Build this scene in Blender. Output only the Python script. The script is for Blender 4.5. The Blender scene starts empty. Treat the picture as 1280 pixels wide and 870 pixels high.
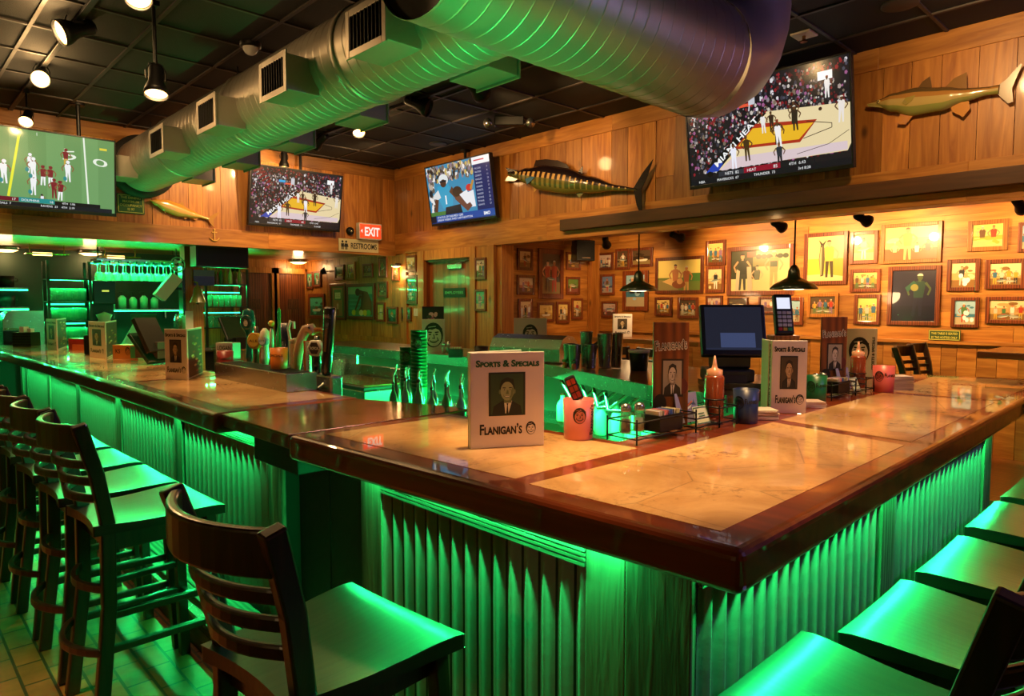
import bpy, bmesh, math, random
from mathutils import Matrix, Vector
random.seed(7)
C = bpy.context.scene.collection
PI = math.pi
R = math.radians

# ------------------------------------------------------------------ colours / materials
def lin(h):
    if isinstance(h, str):
        h = h.lstrip('#'); c = [int(h[i:i+2], 16)/255 for i in (0, 2, 4)]
        return tuple((x/12.92 if x <= .04045 else ((x+.055)/1.055)**2.4) for x in c)
    return tuple(h[:3])

def nt(name):
    m = bpy.data.materials.new(name); m.use_nodes = True
    t = m.node_tree; b = t.nodes['Principled BSDF']
    return m, t, b, t.nodes.new, t.links.new

def plain(name, col, rough=.5, metal=0., coat=0., emit=None, es=0., bump=0., bscale=40., trans=0., alpha=1., spec=.5):
    m, t, b, N, L = nt(name)
    c = lin(col)
    b.inputs['Base Color'].default_value = (*c, 1); b.inputs['Roughness'].default_value = rough
    b.inputs['Metallic'].default_value = metal; b.inputs['Coat Weight'].default_value = coat
    b.inputs['Coat Roughness'].default_value = .06; b.inputs['Transmission Weight'].default_value = trans
    b.inputs['Specular IOR Level'].default_value = spec
    if emit is not None:
        b.inputs['Emission Color'].default_value = (*lin(emit), 1); b.inputs['Emission Strength'].default_value = es
    no = N('ShaderNodeTexNoise'); no.inputs['Scale'].default_value = bscale; no.inputs['Detail'].default_value = 4
    tc = N('ShaderNodeTexCoord'); L(tc.outputs['Object'], no.inputs['Vector'])
    mr = N('ShaderNodeMapRange'); mr.inputs['To Min'].default_value = max(.02, rough-.06); mr.inputs['To Max'].default_value = min(1, rough+.08)
    L(no.outputs['Fac'], mr.inputs['Value']); L(mr.outputs['Result'], b.inputs['Roughness'])
    if bump:
        bp = N('ShaderNodeBump'); bp.inputs['Strength'].default_value = bump; bp.inputs['Distance'].default_value = .01
        L(no.outputs['Fac'], bp.inputs['Height']); L(bp.outputs['Normal'], b.inputs['Normal'])
    return m

def wood(name, c0, c1, axis=2, rough=.5, coat=0., var=.35, scale=1., knots=True, bump=.25, coatr=.08, wave=.35):
    """board wood: grain stretched along axis, per-board shift and tone from the face attribute 'rnd'"""
    m, t, b, N, L = nt(name)
    at = N('ShaderNodeAttribute'); at.attribute_name = 'rnd'
    tc = N('ShaderNodeTexCoord')
    sc = [9*scale]*3; sc[axis] = .8*scale
    mp = N('ShaderNodeMapping'); mp.inputs['Scale'].default_value = sc
    ad = N('ShaderNodeVectorMath'); ad.operation = 'ADD'
    ml = N('ShaderNodeVectorMath'); ml.operation = 'SCALE'; ml.inputs[0].default_value = (13, 17, 11)
    L(at.outputs['Fac'], ml.inputs['Scale']); L(tc.outputs['Object'], ad.inputs[0]); L(ml.outputs[0], ad.inputs[1])
    L(ad.outputs[0], mp.inputs['Vector'])
    n1 = N('ShaderNodeTexNoise'); n1.inputs['Scale'].default_value = 2.2; n1.inputs['Detail'].default_value = 6; n1.inputs['Distortion'].default_value = 1.2
    L(mp.outputs[0], n1.inputs['Vector'])
    wv = N('ShaderNodeTexWave'); wv.wave_type = 'BANDS'; wv.bands_direction = 'XYZ'[0 if axis != 0 else 1]
    wv.inputs['Scale'].default_value = .9; wv.inputs['Distortion'].default_value = 6; wv.inputs['Detail'].default_value = 3
    L(mp.outputs[0], wv.inputs['Vector'])
    mx = N('ShaderNodeMix'); mx.data_type = 'FLOAT'; mx.inputs[0].default_value = wave
    L(n1.outputs['Fac'], mx.inputs[2]); L(wv.outputs['Fac'], mx.inputs[3])
    cr = N('ShaderNodeValToRGB'); cr.color_ramp.elements[0].position = .25; cr.color_ramp.elements[1].position = .75
    cr.color_ramp.elements[0].color = (*lin(c0), 1); cr.color_ramp.elements[1].color = (*lin(c1), 1)
    L(mx.outputs[0], cr.inputs[0])
    hs = N('ShaderNodeHueSaturation')
    m1 = N('ShaderNodeMapRange'); m1.inputs['To Min'].default_value = 1-var; m1.inputs['To Max'].default_value = 1+var
    L(at.outputs['Fac'], m1.inputs['Value']); L(m1.outputs[0], hs.inputs['Value']); L(cr.outputs[0], hs.inputs['Color'])
    out = hs.outputs[0]
    if knots:
        vo = N('ShaderNodeTexVoronoi'); vo.inputs['Scale'].default_value = .45
        k2 = N('ShaderNodeMapping'); s2 = [7*scale]*3; s2[axis] = 3.5*scale; k2.inputs['Scale'].default_value = s2
        L(ad.outputs[0], k2.inputs['Vector']); L(k2.outputs[0], vo.inputs['Vector'])
        kr = N('ShaderNodeMapRange'); kr.inputs['From Min'].default_value = .03; kr.inputs['From Max'].default_value = .1
        kr.inputs['To Min'].default_value = .35; kr.inputs['To Max'].default_value = 1
        L(vo.outputs['Distance'], kr.inputs['Value'])
        mm = N('ShaderNodeMix'); mm.data_type = 'RGBA'; mm.blend_type = 'MULTIPLY'; mm.inputs[0].default_value = 1
        L(out, mm.inputs[6]); L(kr.outputs[0], mm.inputs[7]); out = mm.outputs[2]
    L(out, b.inputs['Base Color'])
    b.inputs['Roughness'].default_value = rough; b.inputs['Coat Weight'].default_value = coat; b.inputs['Coat Roughness'].default_value = coatr
    bp = N('ShaderNodeBump'); bp.inputs['Strength'].default_value = bump; bp.inputs['Distance'].default_value = .004
    L(mx.outputs[0], bp.inputs['Height']); L(bp.outputs['Normal'], b.inputs['Normal'])
    return m

def colattr(name, rough=.45, emit=0., coat=0., metal=0.):
    m, t, b, N, L = nt(name)
    at = N('ShaderNodeAttribute'); at.attribute_name = 'col'
    L(at.outputs['Color'], b.inputs['Base Color']); b.inputs['Roughness'].default_value = rough
    b.inputs['Coat Weight'].default_value = coat; b.inputs['Metallic'].default_value = metal; b.inputs['Coat Roughness'].default_value = .03
    if emit:
        L(at.outputs['Color'], b.inputs['Emission Color']); b.inputs['Emission Strength'].default_value = emit
        b.inputs['Base Color'].default_value = (0, 0, 0, 1); t.links.remove(b.inputs['Base Color'].links[0]); b.inputs['Base Color'].default_value = (.01, .01, .01, 1)
    return m

def marble(name):
    m, t, b, N, L = nt(name)
    tc = N('ShaderNodeTexCoord')
    n1 = N('ShaderNodeTexNoise'); n1.inputs['Scale'].default_value = 2.6; n1.inputs['Detail'].default_value = 10; n1.inputs['Roughness'].default_value = .72; n1.inputs['Distortion'].default_value = .6
    L(tc.outputs['Object'], n1.inputs['Vector'])
    cr = N('ShaderNodeValToRGB'); e = cr.color_ramp.elements
    e[0].position = .3; e[0].color = (*lin('#b07c46'), 1); e[1].position = .7; e[1].color = (*lin('#ecc48c'), 1)
    x = e.new(.5); x.color = (*lin('#d8a76c'), 1)
    L(n1.outputs['Fac'], cr.inputs[0])
    n2 = N('ShaderNodeTexNoise'); n2.inputs['Scale'].default_value = 34; n2.inputs['Detail'].default_value = 5; n2.inputs['Roughness'].default_value = .7
    L(tc.outputs['Object'], n2.inputs['Vector'])
    n3 = N('ShaderNodeTexNoise'); n3.inputs['Scale'].default_value = 3; n3.inputs['Detail'].default_value = 3
    L(tc.outputs['Object'], n3.inputs['Vector'])
    ml = N('ShaderNodeMath'); ml.operation = 'MULTIPLY'; L(n2.outputs['Fac'], ml.inputs[0]); L(n3.outputs['Fac'], ml.inputs[1])
    mr = N('ShaderNodeMapRange'); mr.inputs['From Min'].default_value = .3; mr.inputs['From Max'].default_value = .4; L(ml.outputs[0], mr.inputs['Value'])
    mr.inputs['To Max'].default_value = .75
    mx = N('ShaderNodeMix'); mx.data_type = 'RGBA'; mx.inputs[7].default_value = (*lin('#6b4526'), 1)
    L(mr.outputs[0], mx.inputs[0]); L(cr.outputs[0], mx.inputs[6])
    vo = N('ShaderNodeTexVoronoi'); vo.feature = 'DISTANCE_TO_EDGE'; vo.inputs['Scale'].default_value = 2.1
    L(tc.outputs['Object'], vo.inputs['Vector'])
    vr = N('ShaderNodeMapRange'); vr.inputs['From Max'].default_value = .006; vr.inputs['To Min'].default_value = .55; L(vo.outputs['Distance'], vr.inputs['Value'])
    m2 = N('ShaderNodeMix'); m2.data_type = 'RGBA'; m2.blend_type = 'MULTIPLY'; m2.inputs[0].default_value = 1
    L(mx.outputs[2], m2.inputs[6]); L(vr.outputs[0], m2.inputs[7]); L(m2.outputs[2], b.inputs['Base Color'])
    b.inputs['Roughness'].default_value = .35; b.inputs['Coat Weight'].default_value = 1; b.inputs['Coat Roughness'].default_value = .025; b.inputs['Coat IOR'].default_value = 1.55
    return m

def tilefloor(name):
    m, t, b, N, L = nt(name)
    tc = N('ShaderNodeTexCoord'); mp = N('ShaderNodeMapping'); mp.inputs['Rotation'].default_value = (0, 0, R(90))
    L(tc.outputs['Object'], mp.inputs['Vector'])
    br = N('ShaderNodeTexBrick'); br.inputs['Scale'].default_value = 1; br.inputs['Brick Width'].default_value = .2; br.inputs['Row Height'].default_value = .1
    br.inputs['Mortar Size'].default_value = .006; br.inputs['Color1'].default_value = (*lin('#a0562a'), 1); br.inputs['Color2'].default_value = (*lin('#7d4526'), 1)
    br.inputs['Mortar'].default_value = (*lin('#3a2a1c'), 1); L(mp.outputs[0], br.inputs['Vector'])
    no = N('ShaderNodeTexNoise'); no.inputs['Scale'].default_value = 14; no.inputs['Detail'].default_value = 5; L(tc.outputs['Object'], no.inputs['Vector'])
    mx = N('ShaderNodeMix'); mx.data_type = 'RGBA'; mx.blend_type = 'OVERLAY'; mx.inputs[0].default_value = .6
    L(br.outputs['Color'], mx.inputs[6]); L(no.outputs['Fac'], mx.inputs[7]); L(mx.outputs[2], b.inputs['Base Color'])
    b.inputs['Roughness'].default_value = .38
    bp = N('ShaderNodeBump'); bp.inputs['Strength'].default_value = .6; bp.inputs['Distance'].default_value = .006; bp.invert = True
    L(br.outputs['Fac'], bp.inputs['Height']); L(bp.outputs['Normal'], b.inputs['Normal'])
    return m

def glassmat(name, tint='#e8fff4', rough=.03):
    m, t, b, N, L = nt(name)
    t.nodes.remove(b); out = t.nodes['Material Output']
    tr = N('ShaderNodeBsdfTransparent'); tr.inputs[0].default_value = (*[x*.92 for x in lin(tint)], 1)
    gl = N('ShaderNodeBsdfGlossy'); gl.inputs['Roughness'].default_value = rough
    df = N('ShaderNodeBsdfTranslucent'); df.inputs[0].default_value = (*lin(tint), 1)
    lw = N('ShaderNodeLayerWeight'); lw.inputs[0].default_value = .35
    mr = N('ShaderNodeMapRange'); mr.inputs['To Min'].default_value = .08; mr.inputs['To Max'].default_value = .75; L(lw.outputs['Facing'], mr.inputs['Value'])
    m1 = N('ShaderNodeMixShader'); L(mr.outputs[0], m1.inputs[0]); L(tr.outputs[0], m1.inputs[1]); L(gl.outputs[0], m1.inputs[2])
    m2 = N('ShaderNodeMixShader'); m2.inputs[0].default_value = .22; L(m1.outputs[0], m2.inputs[1]); L(df.outputs[0], m2.inputs[2])
    L(m2.outputs[0], out.inputs[0]); return m

MT = {}
MT['pine_v'] = wood('pine_boards_vertical', '#8c4c16', '#c8873a', 2, .42, .25, .32, wave=.1)
MT['pine_x'] = wood('pine_boards_along_x', '#8f5018', '#cc8c3e', 0, .42, .25, .3, wave=.12)
MT['pine_y'] = wood('pine_boards_along_y', '#8f5018', '#cc8c3e', 1, .42, .25, .3, wave=.12)
MT['door_v'] = wood('door_wood', '#54260e', '#8a4a1d', 2, .4, .3, .2, knots=False)
MT['beam_y'] = wood('dark_beam', '#4a2a12', '#6a3f1c', 1, .5, .1, .15)
MT['rough_v'] = wood('weathered_boards', '#4a4438', '#8b8270', 2, .7, 0, .35, 1.6, bump=.7)
MT['rough_x'] = wood('weathered_boards_along_x', '#4a4438', '#8b8270', 0, .7, 0, .25, 1.6, bump=.7)
MT['rough_y'] = wood('weathered_boards_along_y', '#4a4438', '#8b8270', 1, .7, 0, .25, 1.6, bump=.7)
MT['varnish'] = wood('varnished_bar_wood', '#551c0b', '#93401a', 1, .3, 1, .12, .6, knots=False, bump=.05, coatr=.03, wave=0)
MT['varnish_x'] = wood('varnished_bar_wood_along_x', '#551c0b', '#93401a', 0, .3, 1, .12, .6, knots=False, bump=.05, coatr=.03, wave=0)
MT['stool'] = wood('stool_wood', '#1b0e07', '#3c2010', 2, .35, .5, .15, 1.4, knots=False, bump=.1, coatr=.15, wave=.12)
MT['seat'] = wood('stool_seat_wood', '#150d07', '#33200f', 0, .36, .45, .12, 1.3, knots=False, bump=.12, coatr=.2, wave=.08)
MT['frame'] = wood('picture_frame_wood', '#4a1d0c', '#8a4420', 2, .35, .5, .3, 2, knots=False, bump=.1)
MT['frame_light'] = wood('oak_picture_frame', '#8a5220', '#b87a38', 2, .35, .5, .2, 2, knots=False, bump=.1)
MT['table'] = wood('table_wood', '#6a3517', '#a8642c', 1, .3, .8, .1, 1, knots=False, bump=.05)
MT['marble'] = marble('resin_coated_marble')
MT['tile'] = tilefloor('brick_floor_tile')
MT['zinc'] = plain('galvanised_corrugated_sheet', '#9a9c96', .5, .1, bump=.15, bscale=24)
MT['duct'] = plain('galvanised_duct', '#a39c93', .42, .7, bump=.08, bscale=9)
MT['ductend'] = plain('duct_dark', '#17110f', .8)  # near-black for shaded duct openings and the wall collar
MT['steel'] = plain('stainless_steel', '#b4b2ae', .24, .95, bscale=30)
MT['copper'] = plain('worn_copper_sheet', '#c08a48', .16, .9, bump=.05, bscale=6)
MT['black'] = plain('black_plastic', '#101010', .4)
MT['blackm'] = plain('black_metal', '#0c0c0d', .45, .4)
MT['ceil'] = plain('black_ceiling_tile', '#0b0908', .75, bump=.3, bscale=120)
MT['grid'] = plain('ceiling_grid_bar', '#3a3330', .5, .2)
MT['paint'] = colattr('printed_colours', .5)
MT['photo'] = colattr('photo_under_glass', .35, 0, 1)
MT['shiny'] = colattr('glossy_paint', .25, 0, .6)
MT['plastic'] = colattr('coloured_plastic', .35)
MT['screen'] = colattr('lit_screen', .2, 1.0)
MT['glass'] = glassmat('clear_glass')
MT['liner'] = plain('pale_steel_panel', '#aab4ae', .45, .2)
MT['white'] = plain('white_card', '#d9cfc2', .5)
MT['bulb'] = plain('glowing_lamp_face', '#fff0d0', .5, emit='#ffa040', es=9)
MT['bulbsoft'] = plain('glowing_lamp_diffuser', '#fff0d0', .5, emit='#ffc878', es=4)
MT['led'] = plain('lit_led_strip', '#d0ffe8', .5, emit='#20ff90', es=6)
MT['exit'] = plain('lit_exit_sign_face', '#ff6040', .4, emit='#ff3a18', es=1.1)
MT['darkgreen'] = plain('dark_green_enamel', '#16301c', .3, .2, .5)
MT['greenpanel'] = plain('dark_painted_panel', '#141b15', .5)
MT['backwall'] = plain('painted_back_wall', '#33443a', .6)

# ------------------------------------------------------------------ mesh builder
class M:
    def __init__(s):
        s.v = []; s.f = []; s.mi = []; s.cl = []; s.rd = []; s.sm = []
        s.T = Matrix.Identity(4); s.m = 0; s.c = (.8, .8, .8); s.r = .5
    def col(s, h): s.c = lin(h); return s
    def add(s, vs, fs, smooth=False):
        n = len(s.v); T = s.T
        s.v += [tuple(T @ Vector(p)) for p in vs]
        for f in fs:
            s.f.append([i+n for i in f]); s.mi.append(s.m); s.cl.append(s.c); s.rd.append(s.r); s.sm.append(smooth)
        return s
    def box(s, x0, x1, y0, y1, z0, z1):
        x0, x1 = sorted((x0, x1)); y0, y1 = sorted((y0, y1)); z0, z1 = sorted((z0, z1))
        return s.add([(x0,y0,z0),(x1,y0,z0),(x1,y1,z0),(x0,y1,z0),(x0,y0,z1),(x1,y0,z1),(x1,y1,z1),(x0,y1,z1)],
              [(0,3,2,1),(4,5,6,7),(0,1,5,4),(1,2,6,5),(2,3,7,6),(3,0,4,7)])
    def boxr(s, *a): s.r = random.random(); return s.box(*a)
    def prism(s, pts, z0, z1):
        n = len(pts)
        return s.add([(x,y,z0) for x,y in pts]+[(x,y,z1) for x,y in pts],
              [tuple(range(n))[::-1], tuple(range(n,2*n))]+[(i,(i+1)%n,n+(i+1)%n,n+i) for i in range(n)])
    def tube(s, P, r, n=8, closed=False, caps=True, sq=1.):
        P = [Vector(p) for p in P]; k = len(P); rr = r if isinstance(r, (list, tuple)) else [r]*k
        vs = []; up = None
        for i in range(k):
            a = P[(i-1) % k] if (closed or i) else P[0]; b = P[(i+1) % k] if (closed or i < k-1) else P[-1]
            t = (b-a).normalized()
            if up is None: up = Vector((0,0,1)) if abs(t.z) < .9 else Vector((1,0,0))
            x = t.cross(up).normalized(); y = x.cross(t).normalized(); up = y
            for j in range(n):
                q = 2*PI*j/n; vs.append(P[i]+x*(rr[i]*math.cos(q))+y*(rr[i]*sq*math.sin(q)))
        fs = []
        for i in range(k if closed else k-1):
            for j in range(n):
                a = i*n+j; b = i*n+(j+1) % n; c = ((i+1) % k)*n+(j+1) % n; d = ((i+1) % k)*n+j
                fs.append((a,b,c,d))
        s.add(vs, fs, n > 4)
        if caps and not closed:
            s.add(vs[:n], [tuple(range(n))[::-1]]); s.add(vs[-n:], [tuple(range(n))])
        return s
    def bar(s, P, w, h):
        """rectangular section swept along a path; w across (horizontal), h vertical"""
        P = [Vector(p) for p in P]; vs = []; k = len(P)
        for i in range(k):
            t = (P[min(i+1,k-1)]-P[max(i-1,0)]).normalized()
            up = Vector((0,0,1)) if abs(t.z) < .9 else Vector((1,0,0))
            x = t.cross(up).normalized(); y = x.cross(t).normalized()
            for sx, sy in ((-1,-1),(1,-1),(1,1),(-1,1)): vs.append(P[i]+x*(sx*w/2)+y*(sy*h/2))
        fs = [(i*4+j, i*4+(j+1)%4, i*4+4+(j+1)%4, i*4+4+j) for i in range(k-1) for j in range(4)]
        fs += [(3,2,1,0), tuple(range(4*k-4, 4*k))]
        return s.add(vs, fs)
    def cyl(s, p0, p1, r, r1=None, n=16): return s.tube([p0, p1], [r, r if r1 is None else r1], n)
    def lathe(s, prof, n=20, at=(0,0,0), a0=0, a1=2*PI, caps=True):
        vs = []; fs = []; full = abs(a1-a0-2*PI) < 1e-6; k = n if full else n+1
        for r, z in prof:
            for j in range(k):
                q = a0+(a1-a0)*j/n; vs.append((at[0]+r*math.cos(q), at[1]+r*math.sin(q), at[2]+z))
        for i in range(len(prof)-1):
            for j in range(n):
                a = i*k+j; b = i*k+(j+1) % k; fs.append((a, b, b+k, a+k))
        s.add(vs, fs, True)
        if caps and full:
            if prof[0][0] > 1e-4: s.add(vs[:k], [tuple(range(k))[::-1]])
            if prof[-1][0] > 1e-4: s.add(vs[-k:], [tuple(range(k))])
        return s
    def ball(s, c, r, n=12, sx=1, sy=1, sz=1):
        vs = []; fs = []; h = n//2
        for i in range(h+1):
            t = PI*i/h
            for j in range(n):
                q = 2*PI*j/n; vs.append((c[0]+r*sx*math.sin(t)*math.cos(q), c[1]+r*sy*math.sin(t)*math.sin(q), c[2]-r*sz*math.cos(t)))
        for i in range(h):
            for j in range(n): fs.append((i*n+j, i*n+(j+1)%n, i*n+n+(j+1)%n, i*n+n+j))
        return s.add(vs, fs, True)
    # flat drawing in the local X-Z plane, facing -Y
    def poly(s, pts, y=0): return s.add([(x,y,z) for x,z in pts], [tuple(range(len(pts)))])
    def rect(s, x0, x1, z0, z1, y=0): return s.poly([(x0,z0),(x1,z0),(x1,z1),(x0,z1)], y)
    def ell(s, cx, cz, rx, rz, y=0, n=14, a0=0, a1=360, rot=0):
        p = []
        full = a1-a0 >= 360
        for i in range(n if full else n+1):
            q = R(a0+(a1-a0)*i/n); x, z = rx*math.cos(q), rz*math.sin(q); c, d = math.cos(R(rot)), math.sin(R(rot))
            p.append((cx+x*c-z*d, cz+x*d+z*c))
        return s.poly(p, y)
    def arc(s, cx, cz, r, w, a0, a1, y=0, n=10, k=1.):
        v = []
        for i in range(n+1):
            q = R(a0+(a1-a0)*i/n)
            for rr in (r-w/2, r+w/2): v.append((cx+rr*math.cos(q), y, cz+rr*k*math.sin(q)))
        return s.add(v, [(2*i, 2*i+1, 2*i+3, 2*i+2) for i in range(n)])
    def line(s, x0, z0, x1, z1, w, y=0, w1=None):
        w1 = w if w1 is None else w1
        dx, dz = x1-x0, z1-z0; l = math.hypot(dx, dz) or 1; nx, nz = -dz/l/2, dx/l/2
        return s.poly([(x0-nx*w,z0-nz*w),(x1-nx*w1,z1-nz*w1),(x1+nx*w1,z1+nz*w1),(x0+nx*w,z0+nz*w)], y)
    def text(s, body, size, x, z, y=0, al='CENTER', sc=False, bold=0., ex=0., wid=None, rot=0, sp=1.):
        cu = bpy.data.curves.new('t', 'FONT'); cu.body = body; cu.size = size; cu.align_x = al; cu.offset = bold*size
        cu.resolution_u = 3; cu.extrude = ex; cu.space_character = sp
        if sc:
            cu.small_caps_scale = .72
            for ch in cu.body_format: ch.use_small_caps = True
        o = bpy.data.objects.new('t', cu); C.objects.link(o)
        dg = bpy.context.evaluated_depsgraph_get(); me = bpy.data.meshes.new_from_object(o.evaluated_get(dg))
        xs = [v.co.x for v in me.vertices] or [0, 1]; k = 1.
        if wid and max(xs)-min(xs) > 1e-6: k = wid/(max(xs)-min(xs))
        ca, sa = math.cos(R(rot)), math.sin(R(rot))
        vs = [(x+(v.co.x*k)*ca-v.co.y*sa, y-v.co.z, z+(v.co.x*k)*sa+v.co.y*ca) for v in me.vertices]
        s.add(vs, [tuple(p.vertices) for p in me.polygons])
        bpy.data.objects.remove(o); bpy.data.curves.remove(cu); bpy.data.meshes.remove(me)
        return s
    def build(s, name, mats, parent=None, bevel=0., seg=2, sub=0, loc=None, rot=None):
        me = bpy.data.meshes.new(name); me.from_pydata(s.v, [], s.f)
        for m in (mats if isinstance(mats, (list, tuple)) else [mats]): me.materials.append(MT[m])
        me.polygons.foreach_set('material_index', s.mi); me.polygons.foreach_set('use_smooth', s.sm)
        a = me.attributes.new('rnd', 'FLOAT', 'FACE'); a.data.foreach_set('value', s.rd)
        a = me.attributes.new('col', 'FLOAT_COLOR', 'FACE'); a.data.foreach_set('color', [x for c in s.cl for x in (*c, 1)])
        me.update()
        o = bpy.data.objects.new(name, me); C.objects.link(o); o.parent = parent
        if loc: o.location = loc
        if rot: o.rotation_euler = rot
        if bevel:
            b = o.modifiers.new('bevel', 'BEVEL'); b.width = bevel; b.segments = seg; b.limit_method = 'ANGLE'; b.angle_limit = R(35)
        if sub:
            b = o.modifiers.new('sub', 'SUBSURF'); b.levels = sub; b.render_levels = sub
        return o

def tag(o, label=None, cat=None, group=None, kind=None):
    if label: o['label'] = label
    if cat: o['category'] = cat
    if group: o['group'] = group
    if kind: o['kind'] = kind
    return o
def thing(name, label, cat, loc=(0,0,0), rotz=0, group=None):
    o = bpy.data.objects.new(name, None); C.objects.link(o); o.empty_display_size = .05
    o.location = loc; o.rotation_euler = (0, 0, rotz)
    return tag(o, label, cat, group)
def struct(name, mb, mats, bevel=0.):
    return tag(mb.build(name, mats, None, bevel), kind='structure')
def dup(root, loc, rotz=None, label=None, group=None, scale=None):
    r = root.copy(); C.objects.link(r); r.location = loc
    if rotz is not None: r.rotation_euler = (0, 0, rotz)
    if label: r['label'] = label
    if group: r['group'] = group
    if scale: r.scale = scale
    for ch in list(root.children):
        c = ch.copy(); C.objects.link(c); c.parent = r
        for g in list(ch.children):
            d = g.copy(); C.objects.link(d); d.parent = c
    return r

# photograph geometry: focal length 853 px on a 1280x870 frame, 3.75 deg down, heading 46.5 deg, eye 1.55 m
F_PX, PITCH, HEAD, EYE = 853., R(3.75), R(46.5), 1.55
_fw = Vector((math.cos(HEAD)*math.cos(PITCH), math.sin(HEAD)*math.cos(PITCH), -math.sin(PITCH)))
_rt = Vector((math.sin(HEAD), -math.cos(HEAD), 0)); _up = _rt.cross(_fw)
def U(px, py, ax, val):
    """point of the room seen at pixel (px, py) on the plane ax = val"""
    d = _fw+_rt*((px-640)/F_PX)-_up*((py-435)/F_PX); k = 'xyz'.index(ax)
    return Vector((0, 0, EYE))+d*((val-(0, 0, EYE)[k])/d[k])
# ------------------------------------------------------------------ the room
XW, YW, ZC = 5.6, 8.35, 3.45            # right soffit plane, far soffit plane, ceiling
XA, YA, ZA = 7.4, 6.17, 2.45            # alcove back wall, alcove side wall, alcove ceiling
YB, ZB = 11.1, 2.28                     # wall behind the service bar, its ceiling
X0, Y0 = -2.6, -2.6
def boards_v(m, ax, at, a0, a1, z0, z1, out, w=(.15, .23), th=.02, gap=.004):
    a = a0
    while a < a1-.01:
        b = min(a1, a+random.uniform(*w))
        if a1-b < .06: b = a1
        cut = [z0, z1] if random.random() < .93 else [z0, z0+(z1-z0)*random.uniform(.25, .8), z1]
        for q0, q1 in zip(cut, cut[1:]):
            m.r = random.random(); t = th*random.uniform(.8, 1.1)
            if ax == 'x': m.box(at, at+out*t, a+gap/2, b-gap/2, q0+.001, q1-.001)
            else: m.box(a+gap/2, b-gap/2, at, at+out*t, q0+.001, q1-.001)
        a = b
    return m
def boards_h(m, ax, at, a0, a1, z0, z1, out, w=(.13, .17), th=.02):
    z = z0
    while z < z1-.01:
        q = min(z1, z+random.uniform(*w))
        if z1-q < .05: q = z1
        a = a0-random.uniform(0, 1.5)
        while a < a1:
            b = a+random.uniform(1.3, 2.6); c0, c1 = max(a, a0), min(b, a1)
            if c1-c0 > .02:
                m.r = random.random(); t = th*random.uniform(.8, 1.1)
                if ax == 'x': m.box(at, at+out*t, c0+.001, c1-.001, z+.0015, q-.0015)
                else: m.box(c0+.001, c1-.001, at, at+out*t, z+.0015, q-.0015)
            a = b
        z = q
    return m

struct('floor', M().box(X0, XA+.2, Y0, YB+.2, -.1, 0), 'tile')
struct('floor_platform', M().box(5.75, XA, Y0, YA, 0, .15), 'table')
m = M().box(X0, XW+.1, Y0, YW+.1, ZC, ZC+.1)
struct('ceiling', m, 'ceil')
g = M()
x = -2.44+.3
while x < XW: g.box(x-.012, x+.012, Y0, YW, ZC-.012, ZC+.002); x += .61
y = -2.2
while y < YW: g.box(X0, XW, y-.012, y+.012, ZC-.011, ZC+.002); y += .61
struct('trim_1', g, 'grid')
# far soffit (over the service bar) and right soffit (over the alcove opening)
boards = boards_v(M(), 'y', YW, X0, XW, 2.4, 3.32, -1)
boards.box(X0, XW+.2, YW, YW+.12, 2.24, ZC)
struct('wall_far_soffit', boards, 'pine_v')
m = M()
for a, b in ((X0, 1.1), (1.1, 3.7), (3.7, XW)): m.r = random.random(); m.box(a, b, YW-.045, YW, 2.225, 2.43)
for a, b in ((X0, .4), (.4, 2.9), (2.9, XW)): m.r = random.random(); m.box(a, b, YW-.03, YW, 3.3, ZC)
struct('trim_2', m, 'pine_x', .004)
boards = boards_v(M(), 'x', XW, Y0, YW, 2.5, 3.32, -1)
boards.box(XW, XW+.12, Y0, YW, 2.3, ZC)
struct('wall_right_soffit', boards, 'pine_v')
m = M()
for a, b in ((Y0, 1.9), (1.9, 4.4), (4.4, YW-.05)): m.r = random.random(); m.box(XW-.03, XW, a, b, 3.29, ZC)
for a, b in ((Y0, 1.3), (1.3, 5.3), (5.3, YW-.05)): m.r = random.random(); m.box(XW-.035, XW+.14, a, b, 2.25, 2.53)
struct('trim_3', m, 'pine_y', .004)
m = M(); m.r = .4; m.box(XW-.1, XW-.035, .9, 5.05, 2.33, 2.45)
struct('trim_4', m, 'beam_y', .006)
# right wall below the soffit, with the door and the pillar
m = boards_v(M(), 'x', XW, 7.62, YB, 1.05, 2.26, -1)
boards_h(m, 'x', XW, 7.62, YB, 0, 1.05, -1, (.2, .3))
m.box(XW, XW+.12, 7.62, YB, 0, 2.3); m.box(XW, XW+.12, YA, 6.63, 0, 2.3); m.box(XW, XW+.12, 6.63, 7.62, 2.14, 2.3)
struct('wall_right', m, 'pine_v')
m = M(); m.r = .7; m.box(XW-.05, XW+.02, 6.17, 6.29, 0, 2.26); m.r = .55; m.box(XW-.03, XW, 6.29, 6.52, 0, 2.26); m.r = .3; m.box(XW-.05, XW, 6.52, 6.63, 0, 2.26)
m.r = .5; m.box(XW-.05, XW, 7.6, 7.74, 0, 2.26); m.r = .8; m.box(XW-.04, XW, 6.63, 7.6, 2.13, 2.26)
m.r = .6; m.box(XW-.045, XW, 8.02, 8.1, 0, 2.26)
m.r = .75; m.box(XW, XW+.2, YA-.09, YA, 0, 2.3)
struct('pillar_trim', m, 'pine_v', .004)
d = M()
for k in range(6): d.r = random.random(); a = 6.66+k*.155; d.box(XW+.04, XW+.08, a, a+.152, .02, 2.12)
door = struct('door_1', d, 'door_v')
M().box(XW+.005, XW+.04, 6.85, 7.15, 2.0, 2.06).cyl((XW+.02, 7.0, 2.06), (XW+.02, 6.72, 2.1), .008).build('door_closer', 'steel', door, .004)
f = M(); f.box(XW, XW+.1, 6.6, 6.66, 0, 2.14); f.box(XW, XW+.1, 7.58, 7.64, 0, 2.14); f.box(XW, XW+.1, 6.6, 7.64, 2.1, 2.14)
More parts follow.
